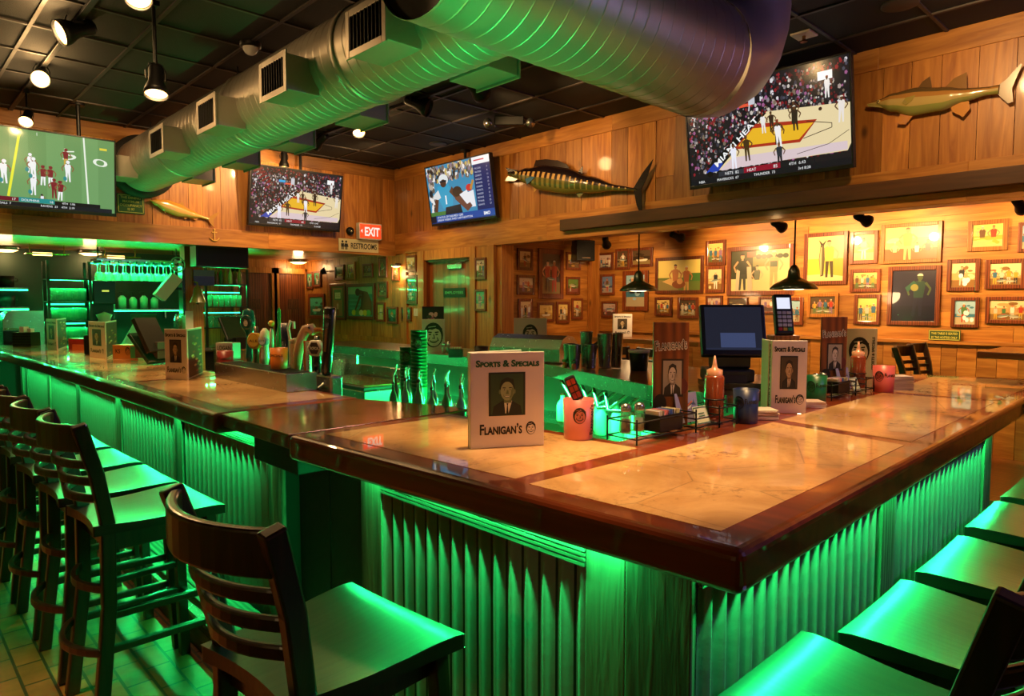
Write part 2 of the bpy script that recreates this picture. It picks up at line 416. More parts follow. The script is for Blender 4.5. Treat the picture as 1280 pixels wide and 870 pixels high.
f.build('door_frame', 'door_v', door)
# alcove
m = boards_h(M(), 'x', XA, Y0, YA, 1.2, ZA, -1)
boards_v(m, 'x', XA, Y0, YA, .15, 1.17, -1, (.12, .16))
m.box(XA, XA+.1, Y0, YA+.1, 0, ZA+.1)
struct('wall_alcove_back', m, 'pine_y')
m = M(); m.r = .5; m.box(XA-.05, XA, Y0, YA, 1.165, 1.2)
struct('trim_5', m, 'pine_y', .004)
m = boards_h(M(), 'y', YA, XW+.2, XA, 1.0, ZA, -1, (.12, .16))
boards_v(m, 'y', YA, XW+.2, XA, 0, 1.0, -1, (.12, .16)); m.box(XW+.12, XA+.1, YA, YA+.1, 0, ZA)
struct('wall_alcove_side', m, 'pine_x')
m = M(); m.r = .6; m.box(XA-.13, XA-.02, YA-.045, YA-.02, .1, ZA-.1); m.box(XA-.06, XA-.02, YA-.16, YA-.02, .1, ZA-.1); m.r = .7; m.box(XW+.2, XA, YA-.045, YA, ZA-.13, ZA)
struct('trim_6', m, 'pine_v', .004)
m = M()
y = Y0
while y < YA: m.boxr(XW+.1, XA, y, min(YA, y+.148), ZA, ZA+.03); y += .15
struct('ceiling_alcove', m, 'pine_x')
# wall and ceiling behind the service bar
m = M()
y = YW+.1
while y < YB: m.boxr(X0, XW, y, min(YB, y+.128), ZB, ZB+.03); y += .13
struct('ceiling_service', m, 'pine_x')
m = boards_v(M(), 'y', YB, 3.75, 4.3, 0, ZB, -1); m.box(X0, XW+.1, YB, YB+.1, 0, ZB+.1)
boards_v(m, 'y', YB, 4.3, XW, 2.1, ZB, -1)
struct('wall_back', m, 'pine_v')
struct('wall_back_painted', M().box(X0, 3.75, YB-.02, YB, 0, ZB), 'backwall')
for k, (a, b) in enumerate(((4.4, 4.95), (5.08, 5.55))):
    d = M()
    for j in range(4): d.r = random.random(); w = (b-a)/4; d.box(a+j*w, a+j*w+w-.003, YB-.05, YB-.01, .02, 2.05)
    dd = struct('door_%d' % (k+2), d, 'door_v')
    f = M(); f.r = .7; f.box(a-.09, a, YB-.08, YB, 0, 2.14); f.r = .5; f.box(b, b+.09, YB-.08, YB, 0, 2.14); f.r = .8; f.box(a-.09, b+.09, YB-.08, YB, 2.05, 2.14)
    f.build('door_frame', 'pine_v', dd)
    M().box(a+.16, a+.36, YB-.056, YB-.05, 1.45, 1.62).build('door_plate', 'beam_y', dd)
struct('wall_left', M().box(X0-.1, X0, Y0, YB, 0, ZC), 'pine_v')
struct('wall_front', M().box(X0, XA, Y0-.1, Y0, 0, ZC), 'pine_v')

# ------------------------------------------------------------------ the bar
ZT = 1.07
def polymb(pts, z0, z1): return M().prism(pts, z0, z1)
def inset_line(a, b, t): return (a[0]+(b[0]-a[0])*t, a[1]+(b[1]-a[1])*t)
def led(name, a, b, power, col=(.02, 1, .27), d=(0, 0, -1), w=.008, spread=180):
    """LED strip: a thin lamp from a to b shining along d"""
    a, b, d = Vector(a), Vector(b), Vector(d).normalized()
    l = bpy.data.lights.new(name, 'AREA'); l.shape = 'RECTANGLE'; l.size = (b-a).length; l.size_y = w; l.energy = power*(b-a).length; l.color = col; l.spread = R(spread)
    o = bpy.data.objects.new(name, l); C.objects.link(o)
    x = (b-a).normalized(); z = -d; z = (z-x*z.dot(x)).normalized(); y = z.cross(x)
    o.matrix_world = Matrix.Translation((a+b)/2) @ Matrix((x, y, z)).transposed().to_4x4()
    return o

bt = thing('bar_counter', 'L-shaped bar worktop in front, beige marble panels in dark varnished wood', 'bar counter', (1.21, .63, ZT))
def loc(pts, o): return [(x-o[0], y-o[1]) for x, y in pts]
O = (1.21, .63)
L_out = [(1.105, 2.36), (1.85, 2.36), (1.90, 1.47), (3.2, 1.5), (5.1, 1.6), (5.42, .72), (1.21, .63)]
M().prism(loc(L_out, O)[::-1], -.095, 0).build('wood_slab', 'varnish', bt, .022, 4)
for pn in ([(1.21, 2.27), (1.272, 1.33), (1.84, 1.335), (1.785, 2.27)],
           [(1.262, 1.265), (1.29, .72), (2.535, .742), (2.645, 1.255), (1.86, 1.25)],
           [(2.72, 1.258), (2.61, .744), (3.955, .772), (3.945, 1.27)],
           [(4.03, 1.272), (4.04, .774), (5.25, .80), (5.08, 1.33)]):
    pn = pn if sum(a[0]*b[1]-b[0]*a[1] for a, b in zip(pn, pn[1:]+pn[:1])) > 0 else pn[::-1]
    M().prism(loc(pn, O), -.01, .0012).build('marble_panel', 'marble', bt)

wt = thing('bar_counter', 'long left wing of the bar top running back to the glass shelves', 'bar counter', (1.09, 3.04, ZT))
O = (1.09, 3.04)
W_out = [(1.09, 3.04), (1.085, 4.2), (1.04, 6.4), (.965, 8.4), (.93, 9.7), (1.72, 9.7), (1.82, 3.04)]
M().prism(loc(W_out, O)[::-1], -.095, 0).build('wood_slab', 'varnish', wt, .022, 4)
ys = [3.1, 4.6, 6.1, 7.6, 9.6]
for a, b in zip(ys, ys[1:]):
    q = lambda y: 1.09-max(0, y-4)*.027
    M().prism(loc([(q(a+.03)+.1, a+.03), (1.76-(a-3)*.014, a+.03), (1.76-(b-3)*.014, b-.03), (q(b-.03)+.1, b-.03)], O), -.01, .0012).build('marble_panel', 'marble', wt)

ft = thing('counter_flap', 'copper sheeted hatch flap bridging the two bar tops', 'counter flap', (1.11, 2.37, ZT))
M().prism(loc([(1.115, 2.375), (1.98, 2.375), (1.98, 2.5), (1.80, 3.02), (1.115, 3.02)], (1.11, 2.37)), -.012, -.002).build('copper_sheet', 'copper', ft, .003)
M().prism(loc([(1.12, 2.38), (1.96, 2.38), (1.78, 3.015), (1.12, 3.015)], (1.11, 2.37)), -.06, -.012).build('flap_board', 'varnish', ft, .004)
M().box(.05, .2, .03, .42, -.17, -.06).build('support_box', 'greenpanel', ft, .004)

def corrug(axis, at, a0, a1, z0, z1, pitch=.0677, amp=.0105, out=-1):
    m = M(); n = max(2, int((a1-a0)/pitch*12)); vs = []; m.c = (1, 1, 1)
    for i in range(n+1):
        a = a0+(a1-a0)*i/n; ph = (a/pitch) % 1; tri = 4*abs(ph-.5)-1; w = at+out*amp*(.65*tri+.35*math.cos(2*PI*ph))
        for z in (z0, z1): vs.append((w, a, z) if axis == 'x' else (a, w, z))
    fs = [(2*i, 2*i+1, 2*i+3, 2*i+2) if (axis == 'x') == (out < 0) else (2*i, 2*i+2, 2*i+3, 2*i+1) for i in range(n)]
    if axis == 'x': fs = [f[::-1] for f in fs] if out > 0 else fs
    return m.add(vs, fs, True)
def grooved(axis, at, a0, a1, z0, z1, out=-1, th=.022):
    m = M(); n = 8; h = (z1-z0)/n
    for k in range(n):
        z = z0+k*h
        b = (at, at+out*th, a0, a1, z+.0035, z+h-.001) if axis == 'x' else (a0, a1, at, at+out*th, z+.0035, z+h-.001)
        m.boxr(*b)
    b = (at, at+out*th*.6, a0, a1, z0, z1) if axis == 'x' else (a0, a1, at, at+out*th*.6, z0, z1)
    return m.box(*b)
ZU = .974
# base of the front arm
ba = thing('bar_cabinet', 'bar front under the marble corner, corrugated sheet between weathered planks', 'bar base', (1.35, .82, 0))
P = lambda mb, name, mats, bev=0.: mb.build(name, mats, ba, bev, loc=(-1.35, -.82, 0))
m = M(); m.boxr(1.335, 1.36, .815, 1.0, 0, ZU); m.boxr(1.337, 1.36, 1.003, 1.13, 0, ZU); P(m, 'plank_post', 'rough_v', .003)
P(corrug('x', 1.352, 1.13, 2.1, .02, ZU-.01), 'corrugated_panel', 'zinc')
P(grooved('x', 1.356, 1.132, 2.1, .86, .968, -1, .024), 'grooved_board', 'rough_y')
m = M(); m.boxr(1.335, 1.36, 2.1, 2.24, 0, ZU); P(m, 'plank_post', 'rough_v', .003)
P(corrug('y', .822, 1.362, 2.55, .02, ZU-.01), 'corrugated_panel', 'zinc')
m = M(); m.boxr(2.55, 2.68, .805, .83, 0, ZU); P(m, 'plank_post', 'rough_v', .003)
P(corrug('y', .822, 2.68, 3.98, .02, ZU-.01), 'corrugated_panel', 'zinc')
m = M(); m.boxr(3.98, 4.12, .805, .96, 0, ZU); P(m, 'plank_post', 'rough_v', .003)
P(grooved('y', .826, 1.362, 3.98, .895, .968, -1, .024), 'grooved_board', 'rough_x')
P(M().box(1.36, 1.75, 1.0, 2.24, 0, ZU).box(1.362, 4.1, .835, 1.3, 0, ZU), 'core', 'greenpanel')
m = M()
for a, b in ((2.25, 2.52), (2.53, 2.8)): m.box(1.36, 1.385, a, b, .02, .88)
hd = thing('hatch_panel', 'pair of dark boards closing the gap under the counter flap', 'panel', (1.36, 2.25, 0)); m.build('boards', 'greenpanel', hd, .004, loc=(-1.36, -2.25, 0))
# base of the left wing
bb = thing('bar_cabinet', 'long left bar front, corrugated sheet with plank posts behind the stool row', 'bar base', (1.3, 2.82, 0))
P = lambda mb, name, mats, bev=0.: mb.build(name, mats, bb, bev, loc=(-1.3, -2.82, 0))
m = M(); m.boxr(1.285, 1.31, 2.82, 2.95, 0, ZU); P(m, 'plank_post', 'rough_v', .003)
y = 2.95
while y < 9.3:
    e = min(y+1.15, 9.5)
    P(corrug('x', 1.302, y, e, .02, ZU-.01), 'corrugated_panel', 'zinc'); P(grooved('x', 1.306, y, e, .885, .968, -1, .024), 'grooved_board', 'rough_y')
    m = M(); m.boxr(1.285, 1.31, e, e+.12, 0, ZU); P(m, 'plank_post', 'rough_v', .003); y = e+.12
P(M().box(1.31, 1.6, 2.83, 9.6, 0, ZU), 'core', 'greenpanel')
fb = thing('foot_step', 'low plank foot step along the left bar front', 'foot step', (1.02, 2.4, 0))
m = M()
for k in range(2): m.boxr(k*.125, k*.125+.12, .45, 7.0, .1, .13)
m.build('tread', 'rough_y', fb, .004)
M().box(0, .02, .45, 7.0, 0, .1).build('riser', 'rough_y', fb)
M().bar([(.015, .45, .14), (.015, 7.0, .14)], .03, .02).build('edge_strip', 'steel', fb)
# ------------------------------------------------------------------ bar stools
def make_stool(label, group):
    t = thing('bar_stool', label, 'bar stool', group=group)
    # seat: saddle shaped board, front edge towards +x
    m = M(); nx, ny = 14, 14; top = []; bot = []
    for i in range(nx+1):
        u = i/nx; x = -.21+.43*u; hw = .185+.045*u
        for j in range(ny+1):
            v = -1+2*j/ny
            dip = .014*math.exp(-((u-.42)/.3)**2)*(1-.35*abs(v)) - .004*abs(v)**3 + .006*math.exp(-((u-.75)/.2)**2)*math.exp(-(v/.25)**2)*0
            edge = max(0, (u-.9)/.1)**2*.006
            xx = x-(.02*v*v if u < .5 else .0)*(1-u) ; top.append((xx, hw*v, .76-dip-edge)); bot.append((xx, hw*v, .725))
    vs = top+bot; n = (nx+1)*(ny+1); fs = []
    for i in range(nx):
        for j in range(ny):
            a = i*(ny+1)+j; b = a+ny+1; fs.append((a, b, b+1, a+1)); fs.append((n+a, n+a+1, n+b+1, n+b))
    m.add(vs, fs, True)
    ring = [i*(ny+1) for i in range(nx+1)]+[nx*(ny+1)+j for j in range(1, ny+1)]+[i*(ny+1)+ny for i in range(nx-1, -1, -1)]+[j for j in range(ny-1, 0, -1)]
    m.add(vs, [(ring[k], n+ring[k], n+ring[(k+1) % len(ring)], ring[(k+1) % len(ring)]) for k in range(len(ring))])
    m.build('seat', 'seat', t, .007, 2)
    m = M(); m.box(-.17, .18, -.165, -.147, .655, .725); m.box(-.17, .18, .147, .165, .655, .725); m.box(.165, .183, -.165, .165, .655, .725); m.box(-.175, -.157, -.15, .15, .655, .725)
    m.build('seat_rail', 'stool', t)
    for s in (-1, 1):
        M().bar([(.20, s*.205, 0), (.175, s*.175, .725)], .04, .04).build('leg', 'stool', t, .004)
        M().bar([(-.235, s*.19, 0), (-.185, s*.168, .45), (-.18, s*.168, .76), (-.215, s*.195, .95), (-.27, s*.222, 1.135)], .036, .048).build('leg', 'stool', t, .006)
    def slat(z, h, th, x0, hw, bow):
        m = M(); P = []
        for k in range(13):
            v = -1+2*k/12; P.append((x0-bow*(1-v*v), hw*v, z))
        return m.bar(P, th, h)
    slat(1.085, .095, .024, -.258, .215, .075).build('top_rail', 'stool', t, .008, 3)
    for z, x0, hw in ((.985, -.225, .197), (.92, -.205, .187), (.855, -.193, .178)):
        slat(z, .032, .018, x0, hw, .07).build('slat', 'stool', t, .006, 2)
    # bent-wood foot ring and stretchers
    P = [(.19, -.19, .3)]+[(-.225-.07*(1-(v*v)), .18*v, .3) for v in [-1+2*k/10 for k in range(11)]]+[(.19, .19, .3)]
    M().bar(P, .022, .03).build('foot_ring', 'stool', t, .005)
    M().bar([(.19, -.19, .3), (.19, .19, .3)], .024, .035).build('stretcher', 'stool', t, .005)
    for s in (-1, 1): M().bar([(.185, s*.185, .42), (-.19, s*.17, .42)], .018, .03).build('stretcher', 'stool', t, .005)
    P = [(-.195, -.168, .52)]+[(-.19-.06*(1-v*v), .168*v, .52) for v in [-1+2*k/8 for k in range(9)]]
    M().bar(P, .018, .028).build('stretcher', 'stool', t, .005)
    return t
GL, GR = 'stools along the left bar', 'stools along the right bar'
st0 = make_stool('dark wooden bar stool standing alone by the copper flap, nearest the camera', GL)
st0.location = (.775, 1.44, 0); st0.rotation_euler = (0, 0, R(5))
for y, lab, rz, x in ((2.92, 'first dark stool of the left row, next beyond the copper flap', 2, .775), (3.41, 'second dark stool of the left row, behind the first one', 1, .76),
               (3.93, 'third dark stool of the left row counting from the flap', 2, .75), (4.46, 'fourth dark stool of the left row counting from the flap', 0, .74),
               (5.02, 'fifth dark stool of the left row, partly cut by the photo edge', 1, .73)):
    dup(st0, (x, y, 0), R(rz), lab, GL)
for x, lab, y in ((1.385, 'near right stool under the bar corner, its backrest post at bottom right', .462), (1.90, 'second stool seat along the right bar, from the corner', .40),
               (2.45, 'third stool seat along the right bar, from the corner', .39), (3.03, 'fourth stool seat along the right bar, from the corner', .40),
               (3.58, 'fifth stool seat along the right bar, from the corner', .40), (4.2, 'sixth stool at the far end of the right bar', .34)):
    dup(st0, (x, y, 0), R(90), lab, GR)

# ------------------------------------------------------------------ air duct
dz = 3.03
def rib_pipe(m, p0, p1, r, step=.085, n=40):
    """spiral pipe drawn as a ringed tube"""
    p0, p1 = Vector(p0), Vector(p1); L = (p1-p0).length; k = int(L/step); P = []; rr = []
    for i in range(k+1):
        for da, dr in ((0, 0), (.003, 0), (.006, .0025), (.009, .0025), (.013, 0), (.016, 0)):
            a = i*step+da
            if a < L: P.append(p0.lerp(p1, a/L)); rr.append(r+dr)
    P.append(p1); rr.append(r)
    return m.tube(P, rr, n, caps=False)
du = thing('air_duct', 'big round galvanised spiral duct hung under the black ceiling', 'air duct', (2.27, 2.3, dz))
D = (2.27, 2.3, dz)
Q = lambda mb, name, mats, bev=0.: mb.build(name, mats, du, bev, loc=(-D[0], -D[1], -D[2]))
Q(rib_pipe(M(), (2.27, 2.45, dz), (2.27, 8.25, dz), .275), 'main_pipe', 'duct')
Q(rib_pipe(M(), (1.68, 2.3, dz), (3.75, 2.3, dz), .33, .1), 'cross_pipe', 'duct')
Q(M().cyl((1.70, 2.3, dz), (1.71, 2.3, dz), .325, n=40), 'end_opening', 'ductend')  # dark disc stands in for the shade inside the open end
m = M(); P = []; Rb = .42
for k in range(6): a = R(90)*k/5; P.append((3.75+Rb*math.sin(a), 2.3, dz+Rb*(1-math.cos(a))))
m.tube(P, .338, 40, caps=False); Q(m, 'elbow', 'duct')
for y in (3.6, 5.25, 6.9):
    Q(M().tube([(2.27, y-.03, dz), (2.27, y-.028, dz), (2.27, y+.028, dz), (2.27, y+.03, dz)], [.276, .285, .285, .276], 40, caps=False), 'joint_band', 'duct')
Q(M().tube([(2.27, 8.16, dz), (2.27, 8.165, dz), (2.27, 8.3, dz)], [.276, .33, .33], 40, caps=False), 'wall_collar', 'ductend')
def register(y, s):
    """square outlet box with a louvred face on one side of the duct"""
    x0, x1 = 2.27+s*.2, 2.27+s*.41
    h = .105; b = M()
    b.box(x0, x1, y-.17, y+.17, dz-.12-h, dz-.12+h)
    o = Q(b, 'outlet_box', 'duct', .004)
    f = M(); X = x1+s*.012
    for y0, y1, z0, z1 in ((-.185, -.15, -h-.015, h+.015), (.15, .185, -h-.015, h+.015), (-.15, .15, h-.022, h+.015), (-.15, .15, -h-.015, -h+.022)):
        f.box(x1, X, y+y0, y+y1, dz-.12+z0, dz-.12+z1)
    f.build('grille_frame', 'duct', o, .003)
    f = M()
    for k in range(9):
        yy = y-.136+k*.034; f.bar([(x1+s*.006, yy, dz-.12-h+.02), (x1+s*.006, yy, dz-.12+h-.02)], .003, .016)
    f.build('louvres', 'blackm', o)
    M().box(x1+s*.001, x1+s*.003, y-.152, y+.152, dz-.12-h+.02, dz-.12+h-.02).build('dark_throat', 'ductend', o)  # dark sheet stands in for the shade behind the louvres
for y in (3.0, 4.05, 5.15, 6.3, 7.82): register(y, -1)
for y in (2.95, 4.25, 5.3, 6.35, 7.45): register(y, 1)
for y in (3.3, 5.6, 7.9): Q(M().cyl((2.27, y, dz+.27), (2.27, y, ZC), .006), 'hanger_rod', 'blackm')
# ------------------------------------------------------------------ drawing helpers for photographs, logos and screens
SKIN = ['#d9a37c', '#c98d63', '#e2b58e', '#b97a50']
CLO = ['#e8e4da', '#3f6a8a', '#b8402c', '#2b2b30', '#d0a038', '#4c7a48', '#8a6a9a', '#c8c2b0', '#6a4a30']
def figure(m, x, z, h, y, shirt=None, pants=None, skin=None, arms=1, legs=True, lean=0., rnd=random):
    sk = skin or rnd.choice(SKIN); sh = shirt or rnd.choice(CLO); pa = pants or rnd.choice(CLO)
    hx = x+lean*h
    def px(t): return x+lean*h*t
    if legs:
        m.col(pa)
        for s in (-1, 1): m.line(px(.48)+s*.05*h, z+.48*h, x+s*.075*h, z, .1*h, y, .06*h)
    m.col(sh); m.poly([(px(.45)-.1*h, z+.44*h), (px(.45)+.1*h, z+.44*h), (px(.8)+.14*h, z+.8*h), (px(.84)+.06*h, z+.85*h), (px(.84)-.06*h, z+.85*h), (px(.8)-.14*h, z+.8*h)], y-.0002)
    m.col(sk)
    for s in (-1, 1):
        ex, ez = px(.6)+s*(.2+.05*arms)*h, z+(.6+.05*arms)*h
        m.line(px(.8)+s*.13*h, z+.8*h, ex, ez, .055*h, y-.0004, .045*h); m.line(ex, ez, px(.5)+s*(.12+.1*rnd.random())*h, z+.5*h, .045*h, y-.0004, .04*h)
    m.rect(px(.86)-.03*h, px(.86)+.03*h, z+.82*h, z+.9*h, y-.0003)
    m.ell(hx, z+.93*h, .06*h, .078*h, y-.0005, 12)
    m.col(rnd.choice(['#2a1a10', '#5a4026', '#d8d0c0', '#8a3020'])); m.ell(hx, z+.965*h, .064*h, .055*h, y-.0006, 12, 0, 180)
def fishart(m, cx, cz, l, y, rot=0, c='#7c8a80'):
    ca, sa = math.cos(R(rot)), math.sin(R(rot)); f = lambda p: [(cx+a*ca-b*sa, cz+a*sa+b*ca) for a, b in p]
    m.col(c); m.poly(f([(-.5*l, 0), (-.2*l, -.13*l), (.15*l, -.11*l), (.36*l, -.02*l), (.5*l, -.13*l), (.45*l, 0), (.5*l, .13*l), (.36*l, .02*l), (.15*l, .1*l), (-.2*l, .12*l)]), y)
    m.col('#d8d4c4'); m.poly(f([(-.46*l, -.02*l), (-.2*l, -.12*l), (.15*l, -.1*l), (.3*l, -.02*l), (-.2*l, -.03*l)]), y-.0002)
def art(m, kind, w, h, pal, seed):
    """paint a snapshot inside -w/2..w/2, 0..h"""
    r = random.Random(seed); sky, mid, gnd = pal
    m.col(sky).rect(-w/2, w/2, 0, h, 0)
    hz = h*r.uniform(.42, .62)
    m.col(mid).rect(-w/2, w/2, h*.25, hz, -.0004); m.col(gnd).rect(-w/2, w/2, 0, h*.3, -.0006)
    for k in range(7):
        m.col(r.choice([sky, mid, gnd])); a = r.uniform(-.4, .4)*w; b = r.uniform(.1, .85)*h
        m.ell(a, b, min(w*.5-abs(a), r.uniform(.05, .18)*w), min(r.uniform(.03, .1)*h, h-b, b), -.0007-.00005*k, 9, rot=0)
    y = -.0016
    if kind == 'duo':
        for k, s in enumerate((-.19, .17)): figure(m, s*w, h*.05, h*.78, y-.001*k, rnd=r)
        fishart(m, 0, h*.38, w*.5, y-.003, r.uniform(-15, 15))
    elif kind == 'solo':
        figure(m, r.uniform(-.08, .08)*w, h*.05, h*.82, y, rnd=r); fishart(m, .05*w, h*.45, min(w*.8, h*.6), y-.0012, r.uniform(-30, 30))
    elif kind == 'group':
        n = 4 if w > h else 3
        for k in range(n): figure(m, (-.34+.68*k/(n-1))*w, h*.04, h*r.uniform(.62, .8), y-.0008*k, rnd=r, arms=.3)
        fishart(m, -.1*w, h*.2, w*.4, y-.004, 8); fishart(m, .2*w, h*.17, w*.35, y-.0045, -6, '#a8a890')
    elif kind == 'bust':
        for k, s in enumerate((-.17, .2)): figure(m, s*w, -h*.0+.02*h, h*.9, y-.0008*k, legs=False, rnd=r)
        m.col(gnd).rect(-w/2, w/2, 0, h*.1, y-.003)
    elif kind == 'boat':
        m.col('#e8e2d0').poly([(-.32*w, .35*h), (.36*w, .35*h), (.26*w, .22*h), (-.24*w, .22*h)], y); m.col('#7a5a3a').rect(-.1*w, .12*w, .35*h, .5*h, y)
        m.col('#3a2a1a').line(-.05*w, .5*h, .02*w, .82*h, .012*w, y); m.col('#f0e8d8').ell(.2*w, .36*h, .12*w, .02*h, y-.0005)
    elif kind == 'fish':
        fishart(m, 0, h*.5, w*.85, y, r.uniform(-12, 12), r.choice(['#5f7f78', '#9a9a70', '#6a7890'])); figure(m, -.25*w, h*.05, h*.5, y-.001, rnd=r)
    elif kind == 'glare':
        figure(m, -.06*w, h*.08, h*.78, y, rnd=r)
        for k in range(5): m.col('#f4f4ff').ell(r.uniform(-.1, .36)*w, r.uniform(.12, .5)*h, .1*w, .1*h, y-.001-.0001*k, 10)  # glare on the glass, painted as pale spots
    m.col('#000000')

NPIC = [0]
def wall_rect(ax, val, x0, y0, x1, y1):
    xm, ym = (x0+x1)/2, (y0+y1)/2
    a, b = U(x0, ym, ax, val), U(x1, ym, ax, val); t, c = U(xm, y0, ax, val), U(xm, y1, ax, val)
    mid = (a+b)/2
    return (mid.x, mid.y, c.z), (a-b).length, t.z-c.z
def picture(ax, val, box, kind, pal, label, group=None, fr='frame', fw=.16, dep=.022):
    loc, w, h = wall_rect(ax, val, *box)
    NPIC[0] += 1
    t = thing('framed_photo', label, 'picture', loc, R(-90) if ax == 'x' else 0, group or 'framed fishing photos')
    f = fw*min(w, h); m = M(); m.r = random.random()
    for a, b, c, d in ((-w/2, -w/2+f, 0, h), (w/2-f, w/2, 0, h), (-w/2+f, w/2-f, 0, f), (-w/2+f, w/2-f, h-f, h)): m.box(a, b, -dep, 0, c, d)
    m.build('frame', fr, t, .004)
    p = M(); iw, ih = w-2*f, h-2*f
    if callable(kind): kind(p, iw, ih)
    else: art(p, kind, iw, ih, pal, NPIC[0]*31+5)
    p.build('photograph', 'photo', t, loc=(0, -dep*.45, f))
    return t
GRN = ('#3fa884', '#2e7a5a', '#1f4a38'); SUN = ('#e8c878', '#b98c46', '#6a4a22'); TAN = ('#e6d2a0', '#c8a468', '#8a6434')
SEA = ('#9cc4dc', '#3f7a9a', '#b8a888'); PNK = ('#c8b0a8', '#a86a5a', '#5a3a34'); DRK = ('#5a4632', '#3a2a1c', '#8a7448')
LIM = ('#d8d070', '#a8a83c', '#c8b878'); BLU = ('#6a86b8', '#3a4a78', '#a8a098')
def bending(m, w, h):
    m.col('#8fb8a0').rect(-w/2, w/2, h*.72, h); m.col('#2f8a88').rect(-w/2, w/2, 0, h*.75, -.0003)
    for k in range(7): m.col('#3fa098' if k % 2 else '#267874').ell(-.2*w, h*(.2+.07*k), .28*w, h*.016, -.0005-.0001*k)
    m.col('#6a3c20').poly([(-.12*w, .12*h), (.05*w, .4*h), (.02*w, .66*h), (.14*w, .86*h), (.3*w, .82*h), (.46*w, .5*h), (.46*w, .05*h), (.18*w, .03*h)], -.0016)
    m.col('#4a2814').line(.02*w, .72*h, -.2*w, .22*h, .07*w, -.002, .05*w); m.line(.12*w, .8*h, .02*w, .1*h, .09*w, -.0022, .06*w)
    m.col('#2a160c').ell(-.1*w, .82*h, .1*w, .13*h, -.0024); m.col('#5a3018').poly([(-.02*w, .74*h), (.1*w, .72*h), (.16*w, .84*h), (-.02*w, .9*h)], -.0022)
    for k in range(5): m.col(['#c8b83c', '#5a9a58', '#d8d0a0'][k % 3]).ell((-.26+.15*k)*w, h*.12, .09*w, .1*h, -.0026-.0001*k)
def notecard(m, w, h):
    m.col('#1f6a40').rect(-w/2, w/2, 0, h); m.col('#8a7a58').rect(-.36*w, .36*w, .04*h, .94*h, -.0004)
    m.col('#2a8a58').rect(-.3*w, .3*w, .56*h, .9*h, -.0008); m.col('#cfe8c0').rect(-.2*w, .22*w, .6*h, .8*h, -.0012)
    for k in range(4): m.col('#4a6a50').rect(-.15*w, .17*w, (.63+.04*k)*h, (.64+.04*k)*h, -.0015)
    figure(m, 0, .06*h, .46*h, -.002, '#c8b8a0', '#7a3a30')
def manfish(m, w, h):
    m.col('#e6d68a').rect(-w/2, w/2, 0, h); m.col('#c8c84a').rect(-w/2, w/2, .12*h, .5*h, -.0003); m.col('#9aa83a').rect(.2*w, w/2, .1*h, .5*h, -.0005); m.col('#e0cc94').poly([(-.5*w, 0), (.5*w, 0), (.5*w, .1*h), (0, .16*h), (-.5*w, .14*h)], -.0008)
    figure(m, .12*w, .08*h, .82*h, -.0016, '#c8bc50', '#4a3a24', lean=-.02)
    m.col('#5a5038').poly([(-.12*w, .1*h), (-.04*w, .12*h), (-.01*w, .5*h), (-.04*w, .8*h), (-.14*w, .8*h), (-.18*w, .5*h)], -.003)
    m.col('#b8ac80').poly([(-.12*w, .14*h), (-.09*w, .14*h), (-.1*w, .76*h), (-.13*w, .76*h), (-.16*w, .5*h)], -.0033); m.col('#3a3020').poly([(-.2*w, .94*h), (-.08*w, .84*h), (.04*w, .93*h), (-.04*w, .8*h), (-.13*w, .8*h)], -.0034)
def couple(m, w, h):
    m.col('#e2cf78').rect(-w/2, w/2, 0, h); m.col('#6a7a3a').rect(-w/2, w/2, 0, .42*h, -.0003); m.col('#4a7a3c').rect(.1*w, w/2, .3*h, .56*h, -.0005); m.col('#8a8050').poly([(-.5*w, 0), (-.5*w, .36*h), (-.1*w, .3*h), (.0*w, 0)], -.0006)
    m.col('#d8b070').poly([(-.4*w, .3*h), (-.1*w, .46*h), (.1*w, .2*h), (-.1*w, .12*h)], -.0008)
    figure(m, -.08*w, -.1*h, .95*h, -.0016, '#b87040', None, '#b8784a', legs=False); figure(m, .18*w, -.12*h, .9*h, -.003, '#a85a34', '#c89a5a', '#c88a54')
    m.col('#8a4a28').ell(.0*w, .2*h, .16*w, .14*h, -.0045); m.col('#d8a468').ell(.03*w, .3*h, .07*w, .1*h, -.005)
def bigroup(m, w, h):
    m.col('#d8c890').rect(-w/2, w/2, 0, h); m.col('#3a3a22').rect(-w/2, -.06*w, .3*h, h, -.0003); m.col('#8a8850').rect(-.12*w, .18*w, .6*h, .84*h, -.0006); m.col('#c84a3a').rect(-.22*w, -.1*w, .84*h, .96*h, -.0009)
    for k in range(6): m.col('#2e3a20').ell((-.02+.09*k)*w, .84*h, .05*w, .06*h, -.0007-.00005*k)
    figure(m, -.3*w, .02*h, .9*h, -.0016, '#2c3026', '#3a3a34'); figure(m, -.04*w, .0*h, .62*h, -.0026, '#6a7060', '#5a6058', legs=False); figure(m, .24*w, .04*h, .92*h, -.0036, '#d89868', '#c8a070')
    m.col('#c8b8a0'); m.poly([(-.42*w, 0), (-.36*w, 0), (-.34*w, .5*h), (-.4*w, .55*h)], -.005); m.poly([(-.2*w, 0), (-.12*w, 0), (-.14*w, .6*h), (-.22*w, .6*h)], -.005); m.col('#4a5a4a').rect(.18*w, .3*w, .58*h, .72*h, -.0052)
def fourmen(m, w, h):
    m.col('#d8b878').rect(-w/2, w/2, 0, h); m.col('#a8a890').rect(0, w/2, .66*h, h, -.0003); m.col('#7a5a34').rect(-w/2, w/2, 0, .34*h, -.0004)
    figure(m, -.06*w, .0*h, .96*h, -.0016, '#d89a58', '#e0b070', arms=1.4); figure(m, .12*w, .0, .5*h, -.0026, '#e6e0d0', None, legs=False); figure(m, .32*w, .0, .58*h, -.0032, '#2a2a30', None, legs=False); figure(m, -.3*w, 0, .54*h, -.0036, '#c8b890', None, legs=False)
    m.col('#e8d8a0').ell(-.34*w, .6*h, .13*w, .07*h, -.0045, rot=12)
